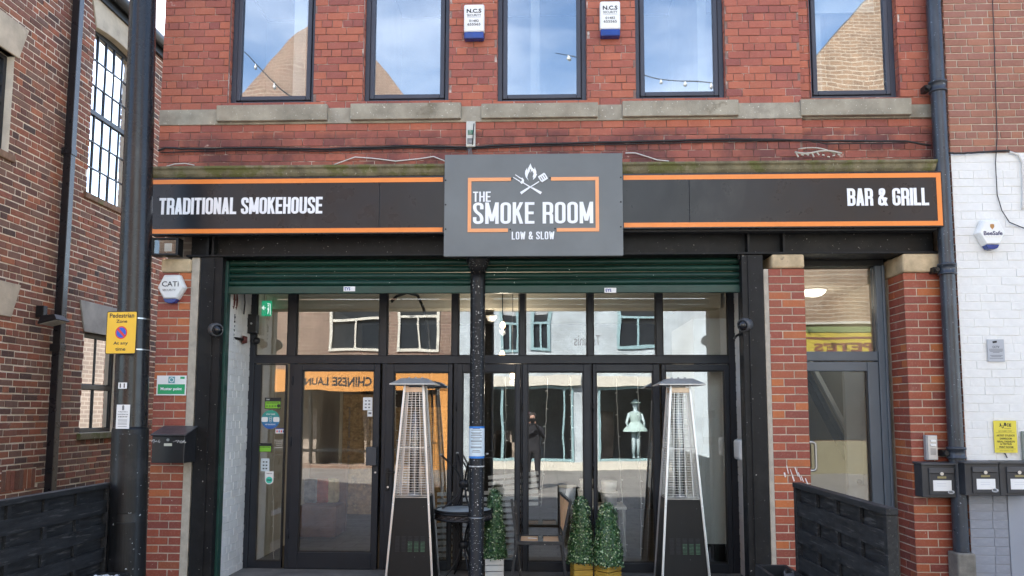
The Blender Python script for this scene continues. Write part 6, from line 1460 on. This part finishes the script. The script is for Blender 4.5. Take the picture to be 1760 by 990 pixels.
# fairy lights
FW = M('fairy_wire', (.75, .74, .70), .5, .1, 5, bump=0)
strs = [((476, 630), (468, 790), (470, 960), 'left pane nearest the white wall'), ((868, 648), (873, 760), (862, 900), 'pane just right of the column'), ((942, 650), (936, 780), (930, 870), 'left of the middle folding door'), ((981, 648), (982, 720), (982, 800), 'right of the middle folding door'),
        ((1059, 650), (1064, 800), (1076, 948), 'left in the second pane from the right'), ((1096, 648), (1102, 800), (1102, 955), 'right in the second pane from the right'), ((1211, 675), (1206, 760), (1203, 850), 'over the white partition'), ((679, 660), (680, 760), (682, 800), 'left of the left patio heater')]
for a, b, c, lab in strs:
    rr_ = random.Random(len(lab)); Y = 1.02; t = thing('fairy_light_string', 'thin white fairy light string hanging inside, '+lab, 'fairy lights', tuple(P(*c, Y)), 'fairy light strings inside the windows')
    pts = []
    for k in range(25):
        u = k/24; px = (1-u)**2*a[0]+2*u*(1-u)*b[0]+u*u*c[0]; py = (1-u)**2*a[1]+2*u*(1-u)*b[1]+u*u*c[1]; pts.append(P(px+rr_.uniform(-.8, .8), py, Y))
    m = MB(); m.tube(pts, .0032, 5); m.build('wire', FW, t)
    for k in range(2, 24, 3): p = pts[k]; m = MB(); m.tube([tuple(p), (p.x+rr_.choice((-1, 1))*.022, p.y-.004, p.z-.006)], .0045, 6); m.build('led', PLASTIC_W, t)

# ------------------------------------------------------------------ across the street (seen mirrored in the glass)
YO = -14.5
def OX(px): return (px-928)*24.0/1300
def OZ(py): return 1.8+(708-py)*24.0/1300
BRK = masonry_tex('opposite_brick', (.27, .165, .12), (.22, .14, .10), (.36, .28, .21), .28, .10, .010)
BRK2 = masonry_tex('opposite_brick_brown', (.33, .21, .13), (.26, .165, .105), (.44, .36, .27), .31, .115, .014)
WHB = masonry_tex('opposite_white_brick', (.60, .66, .67), (.55, .61, .63), (.44, .50, .53), .235, .08, .006)
DARKGL = M('dark_window_glass', (.03, .035, .04), .08, .1, 2, bump=0)
TEAL = M('teal_frame', (.28, .42, .43), .5, .08, 3, bump=0); CREAM = M('cream_frame', (.66, .62, .52), .5, .06, 3, bump=0)
def owall(t, mat, x0, x1, z1, holes, gable=None):
    m = MB()
    for a, b, c, d in slabs((x0, x1, 0, z1), holes): m.box(a, b, YO-.3, YO, c, d)
    if gable: m.plate([(x0, z1), (x1, z1), (gable[0]+.3, gable[1]), (gable[0]-.3, gable[1])], (0, YO-.3, 0), (1, 0, 0), (0, 0, 1), (0, 1, 0), 0, .3)
    m.build('front_wall', mat, t)
    m = MB(); m.box(x0+.02, x1-.02, YO-8, YO-3.2, 0, z1); m.build('main_block', mat, t)
    m = MB()
    if gable: m.plate([(x0-.1, z1), (x1+.1, z1), (gable[0]+.3, gable[1]+.05), (gable[0]-.3, gable[1]+.05)], (0, YO-8, 0), (1, 0, 0), (0, 0, 1), (0, 1, 0), 0, 7.6)
    else: m.hexa([(x0, YO-8, z1), (x1, YO-8, z1), (x1, YO+.1, z1), (x0, YO+.1, z1)], [(x0, YO-6, z1+.9), (x1, YO-6, z1+.9), (x1, YO-2.5, z1+.9), (x0, YO-2.5, z1+.9)])
    m.build('roof', MATS['slate_roof'], t)
    m = MB(); m.box(x0+.01, x1-.01, YO-3.19, YO-.31, -.0, .02); m.box(x0+.01, x0+.1, YO-3.19, YO-.31, .03, z1-.1); m.box(x1-.1, x1-.01, YO-3.19, YO-.31, .03, z1-.1); m.box(x0+.11, x1-.11, YO-3.19, YO-.31, 3.2, 3.3); m.build('inner_room', M('opposite_room', (.15, .135, .12), .8, .4, 1.2, bump=0), t)
    rr_ = random.Random(int(x1*10)); m = MB()
    for k in range(7): xx = rr_.uniform(x0+.6, x1-.9); m.box(xx, xx+rr_.uniform(.3, .8), YO-rr_.uniform(1.6, 2.8), YO-1.3, .03, rr_.uniform(.7, 1.9))
    m.build('shop_fittings', M('shop_fittings', (.30, .24, .19), .7, .5, 2, bump=0), t, kind='stuff')
def owin(t, x0, x1, z0, z1, fm, bars=1):
    f = MB(); w_ = .09; f.box(x0, x0+w_, YO-.1, YO+.05, z0, z1); f.box(x1-w_, x1, YO-.1, YO+.05, z0, z1); f.box(x0+w_, x1-w_, YO-.1, YO+.05, z0, z0+w_); f.box(x0+w_, x1-w_, YO-.1, YO+.05, z1-w_, z1)
    f.box(x0+w_, x1-w_, YO-.09, YO+.03, (z0+z1)/2-.04, (z0+z1)/2+.04)
    wn = f.build('window', fm, t); m = MB(); m.box(x0+w_, x1-w_, YO-.08, YO-.06, z0+w_, z1-w_); m.build('pane', DARKGL, wn)
    m = MB(); hz_ = (z1-z0)*.32; m.box(x0+w_+.01, x1-w_-.01, YO-.0595, YO-.05, z1-w_-hz_, z1-w_); m.build('blind', M('net_blind', (.40, .42, .42), .8, .15, 6, bump=0), wn)
    m = MB(); xm = (x0+x1)/2; m.box(xm-.03, xm+.03, YO-.0495, YO+.02, z0+w_+.001, (z0+z1)/2-.041); m.build('glazing_bar', fm, wn)
# left: brick laundry with an orange fascia
x0, x1 = -11.5, OX(786)
la = thing('laundry_shop', 'brick laundry building with orange fascia across the street, mirrored in the glass', 'building', ((x0+x1)/2, YO-4, 0))
uw = [(OX(560), OX(655), OZ(605), OZ(490)), (OX(680), OX(755), OZ(605), OZ(480)), (-10.4, -9.0, OZ(605), OZ(490))]
lowh = [(x0+.4, OX(735), .12, 2.45)]
owall(la, BRK, x0, x1, 9.6, uw+lowh, (-6.6, 14.3))
for q in uw: owin(la, *q, CREAM)
m = MB(); m.box(x0+.1, x1-.02, YO+.002, YO+.14, 2.46, 3.12); m.build('orange_fascia', M('laundry_orange', (.62, .27, .065), .5, .06, 2, bump=0), la)
m = MB(); m.box(OX(738), x1-.02, YO+.002, YO+.10, 0, 2.455); m.build('orange_pilaster', MATS['laundry_orange'], la)
text('CHINESE LAUNDRY', (OX(640)-1.42, YO+.141, 2.76), (-1, 0, 0), UZ, 2.84, .27, INK, la, .03)
m = MB()
for px in (440, 530, 632, 700): m.box(OX(px)-.04, OX(px)+.04, YO-.2, YO-.02, .13, 2.44)
m.box(x0+.41, OX(735)-.01, YO-.21, YO-.12, .5, .6); m.build('shopfront_bars', BLACKMET, la)
# middle: white painted shop with mannequins
x0, x1 = OX(787), OX(1246)
wsb = thing('white_shop', 'white painted brick dress shop across the street, mirrored in the glass', 'building', ((x0+x1)/2, YO-4, 0))
uw = [(OX(858), OX(893), OZ(608), OZ(500)), (OX(915), OX(948), OZ(604), OZ(500)), (OX(1062), OX(1130), OZ(600), OZ(490))]
sh_ = [(OX(838), OX(984), .26, 2.58), (OX(1028), OX(1134), .26, 2.58)]
owall(wsb, WHB, x0, x1, 11.0, uw+sh_)
for q in uw: owin(wsb, *q, TEAL)
for a, b, c, d in sh_:
    f = MB(); w_ = .065; f.box(a, a+w_, YO-.2, YO+.06, c, d); f.box(b-w_, b, YO-.2, YO+.06, c, d); f.box(a+w_, b-w_, YO-.2, YO+.06, c, c+w_); f.box(a+w_, b-w_, YO-.2, YO+.06, d-w_, d); f.box(a+(b-a)*.88, a+(b-a)*.88+.05, YO-.19, YO+.05, c+w_, d-w_); f.box(a+.42, a+.50, YO-.19, YO+.05, c+w_, d-w_) if a < 0 else None; f.build('shop_window_frame', TEAL, wsb)
    m = MB(); m.box(a-.25, b+.25, YO+.001, YO+.16, d+.02, d+.32); m.build('shop_cornice', CREAM, wsb)
    m = MB(); m.box(a-.3, b+.3, YO+.001, YO+.12, 0, c-.01); m.build('stall_riser', CREAM, wsb)
text('Tsounis', (OX(1010), YO+.002, OZ(585)), (-1, 0, 0), UZ, .9, .35, INK_SOFT, wsb, .0)
def mannequin(X, col, label, first=None):
    t = thing('mannequin', label, 'mannequin', (X, YO-.4, .35), 'shop mannequins across the street'); o = (X, YO-.4, .35)
    SK = M('mannequin_skin', (.46, .56, .57), .5, .05, 4, bump=0); DR_ = M('dress_%s' % ('mint' if col[1] > .3 else 'dark'), col, .8, .15, 9)
    m = MB(); m.lathe(o, [(.07, .95), (.13, 1.08), (.115, 1.2), (.15, 1.38), (.12, 1.46), (.045, 1.5), (.045, 1.56), (.085, 1.64), (.075, 1.74), (.02, 1.79)], 14, True, 1, .7)
    for s_ in (-1, 1): m.tube([(X+s_*.15, YO-.4, 1.77), (X+s_*.24, YO-.38, 1.50), (X+s_*.20, YO-.3, 1.27)], [.045, .036, .025], 8); m.tube([(X+s_*.07, YO-.4, 1.25), (X+s_*.06, YO-.4, .80), (X+s_*.06, YO-.4, .40)], [.075, .05, .035], 8); m.bar((X+s_*.06, YO-.42, .37), (X+s_*.06, YO-.25, .36), .06, .04)
    m.build('body', SK, t)
    m = MB(); m.lathe(o, [(.36, .84), (.33, .90), (.20, 1.06), (.13, 1.17), (.165, 1.36), (.15, 1.46)], 18, False, 1, .75); m.build('dress', DR_, t)
    m = MB(); m.lathe(o, [(.16, 1.72), (.165, 1.735), (.09, 1.75), (.085, 1.82), (.03, 1.85)], 16); m.build('hat', DR_, t)
mannequin(OX(1093), (.42, .54, .50), 'mannequin in a pale mint dress and hat, mirrored in the shopfront glass')
mannequin(OX(905), (.22, .12, .15), 'mannequin in a dark patterned dress, mirrored in the shopfront glass')
# right: brown brick with a yellow fascia
x0, x1 = OX(1250), 16.5
yb_ = thing('yellow_sign_shop', 'brown brick shop with yellow fascia across the street, mirrored in the hall door', 'building', ((x0+x1)/2, YO-4, 0))
owall(yb_, BRK2, x0, x1, 9.7, [(6.5, 12.4, .95, 3.2)], (11.4, 15.6))
k23 = 23.1/1300; YX = lambda px: (px-928)*k23
m = MB(); m.box(6.4, 12.5, YO+.002, YO+.15, 1.8+(708-612)*k23, 1.8+(708-572)*k23); m.build('yellow_fascia', M('fascia_yellow', (.52, .40, .06), .5, .05, 2, bump=0), yb_)
m = MB(); m.box(6.35, 12.55, YO+.002, YO+.17, 1.8+(708-571.5)*k23, 1.8+(708-562)*k23); m.build('fascia_cornice', M('cornice_green', (.20, .25, .10), .6, .1, 3), yb_)
m = MB(); m.box(6.4, 12.5, YO+.151, YO+.156, 1.8+(708-584)*k23, 1.8+(708-580)*k23); m.build('fascia_stripe', M('stripe_brown', (.20, .07, .05), .6, .1, 3), yb_)
text("PETE'S", (YX(1440), YO+.151, 1.8+(708-598)*k23), (-1, 0, 0), UZ, 1.7, .27, MATS['stripe_brown'], yb_, .04)
m = MB(); m.box(x0, x1, YO+.001, YO+.08, 1.8+(708-557)*k23, 1.8+(708-553)*k23); m.build('string_course', M('pale_string_course', (.55, .52, .45), .8, .1, 3), yb_)
m = MB(); m.box(6.4, 12.5, YO+.001, YO+.10, .0, .94); m.build('stall_riser', M('cream_yellow_riser', (.24, .215, .14), .6, .06, 3, bump=0), yb_); m = MB(); m.box(6.51, 12.39, YO-.08, YO-.06, .96, 3.19); m.build('pane', DARKGL, yb_)
# festoon cable across the street, mirrored in the upper windows
fs_ = thing('festoon_cable', 'black festoon cable with glass bulbs across the street, mirrored in the upper windows', 'festoon lights', (3, -7, 6.5))
def fest(a, b, sag, n):
    a, b = Vector(a), Vector(b); pts = [a.lerp(b, k/24)-Vector((0, 0, sag*4*(k/24)*(1-k/24))) for k in range(25)]
    m = MB(); m.tube(pts, .014, 6); m.build('cable', CAB, fs_)
    for k in range(1, 24, max(1, 24//n)):
        p = pts[k]; m = MB(); m.lathe((p.x, p.y, p.z-.16), [(.01, 0), (.045, .03), (.05, .07), (.02, .12), (.02, .155)], 8); m.build('bulb', M('festoon_bulb', (.5, .5, .48), .15, .05, 5, bump=0), fs_)
fest((.5, -12.0, 11.6), (7.5, -9.0, 9.2), .35, 12); fest((-9, -12.4, 12.5), (-3.4, -8.5, 7.6), .3, 5)

# photographer behind the camera, mirrored in the doors
def person(X, Y, label):
    t = thing('person', label, 'person', (X, Y, 0))
    J = {'pel': (0, 0, .96), 'ab': (0, -.01, 1.10), 'ch': (0, 0, 1.30), 'nk': (0, .01, 1.49), 'hd0': (0, .025, 1.57), 'hd': (0, .03, 1.68), 'ht': (0, .02, 1.76)}
    V = list(J.values()); Rr = [(.155, .115), (.14, .10), (.165, .11), (.055, .055), (.07, .075), (.085, .10), (.05, .06)]; E = [(i, i+1) for i in range(6)]
    def chain(root, pts):
        p = root
        for c, r in pts: V.append(c); Rr.append(r); E.append((p, len(V)-1)); p = len(V)-1
    for s_ in (-1, 1):
        chain(0, [((s_*.10, 0, .88), (.095, .10)), ((s_*.11, .02, .50), (.062, .066)), ((s_*.12, -.01, .10), (.042, .045)), ((s_*.12, .09, .045), (.042, .035)), ((s_*.125, .17, .035), (.038, .025))])
        chain(2, [((s_*.17, 0, 1.40), (.07, .07)), ((s_*.25, .10, 1.18), (.045, .045)), ((s_*.10, .27, 1.44), (.034, .034)), ((s_*.055, .315, 1.53), (.03, .022))])
    me = bpy.data.meshes.new('body'); me.from_pydata([(X+x, Y+y, z) for x, y, z in V], E, []); o = put('body', me, t)
    me.materials.append(M('dark_clothing', (.02, .02, .025), .85, .2, 6))
    sk_ = o.modifiers.new('skin', 'SKIN')
    for v, r in zip(me.skin_vertices[0].data, Rr): v.radius = r
    me.skin_vertices[0].data[0].use_root = True
    sb = o.modifiers.new('sub', 'SUBSURF'); sb.levels = 2; sb.render_levels = 2
    SKN = M('skin_tone', (.45, .27, .20), .55, .06, 8)
    m = MB(); m.lathe((X, Y+.035, 1.56), [(.03, .0), (.062, .02), (.078, .09), (.074, .15), (.05, .19)], 16, True, .95, 1.2); hd_ = m.build('head', SKN, t)
    m = MB(); m.lathe((X, Y+.01, 1.64), [(.088, .0), (.096, .05), (.085, .12), (.03, .15)], 16, True, .98, 1.12); m.build('hair', M('dark_hair', (.03, .02, .015), .7, .2, 20), t)
    for s_ in (-1, 1):
        m = MB(); m.lathe((X+s_*.055, Y+.325, 1.52), [(.012, 0), (.032, .02), (.03, .07)], 8, True, .6, 1)
        for k in range(4): m.tube([(X+s_*.06, Y+.32+.004*k, 1.56+k*.018), (X+s_*.075, Y+.345, 1.568+k*.018), (X+s_*.055, Y+.352, 1.572+k*.018), (X+s_*.036, Y+.350, 1.572+k*.017)], [.009, .009, .008, .007], 6)
        m.tube([(X+s_*.06, Y+.315, 1.55), (X+s_*.045, Y+.335, 1.565), (X+s_*.03, Y+.335, 1.58)], [.011, .010, .008], 6); m.build('hand', SKN, t)
    for s_ in (-1, 1): m = MB(); m.lathe((X+s_*.03, Y+.115, 1.665), [(.004, 0), (.011, .006), (.004, .012)], 8); m.build('eye', INK, hd_)
    m = MB(); m.tube([(X, Y+.12, 1.67), (X, Y+.14, 1.635), (X, Y+.118, 1.628)], [.008, .014, .01], 8); m.build('nose', SKN, hd_); m = MB(); m.bar((X-.022, Y+.112, 1.605), (X+.022, Y+.112, 1.605), .006, .006); m.build('mouth', M('lip_tone', (.35, .14, .12), .5, .05, 5, bump=0), hd_)
    ph = thing('phone', 'dark phone held up by the photographer mirrored in the doors', 'phone', (X, Y+.36, 1.55)); m = MB(); m.box(X-.08, X+.08, Y+.353, Y+.362, 1.575, 1.655); m.build('case', BLACKMET, ph, bevel=.003); m = MB(); m.box(X-.075, X+.075, Y+.3505, Y+.3528, 1.58, 1.65); m.build('screen', M('phone_screen', (.05, .05, .06), .1, .1, 3, bump=0), ph)
person(-.15, -8.55, 'person in dark clothes raising a phone, mirrored in the glass doors')

# black hose arching behind the second top light, and paint splashes on the middle pier
m = MB(); pts = [P(672, 519, 1.0), P(682, 509, 1.0), P(700, 503, 1.0), P(718, 508, 1.0), P(728, 530, 1.0), P(734, 560, 1.0), P(737, 600, 1.0), P(739, 640, 1.0), P(743, 700, 1.0)]
m.tube([tuple(p) for p in pts], .017, 10); tag(m.build('black_hose', INK, None), 'black hose arching inside behind the top light over the left heater', 'hose')
rr_ = random.Random(4); m = MB()
for px, py, dx, dy in ((1352, 800, 3, 14), (1358, 806, 4, 12), (1366, 803, 6, 16), (1372, 812, 5, 14), (1377, 818, 4, 10), (1384, 822, 5, 12), (1348, 812, 2, 8), (1362, 818, 3, 9)):
    a, b = P(px, py, .0), P(px+dx, py+dy, .0); m.bar((a.x, -.0, a.z), (b.x, -.0, b.z), rr_.uniform(.006, .014), .008, (0, 1, 0))
m.build('paint_splash', M('white_paint_drip', (.75, .70, .68), .5, .1, 20), bld)
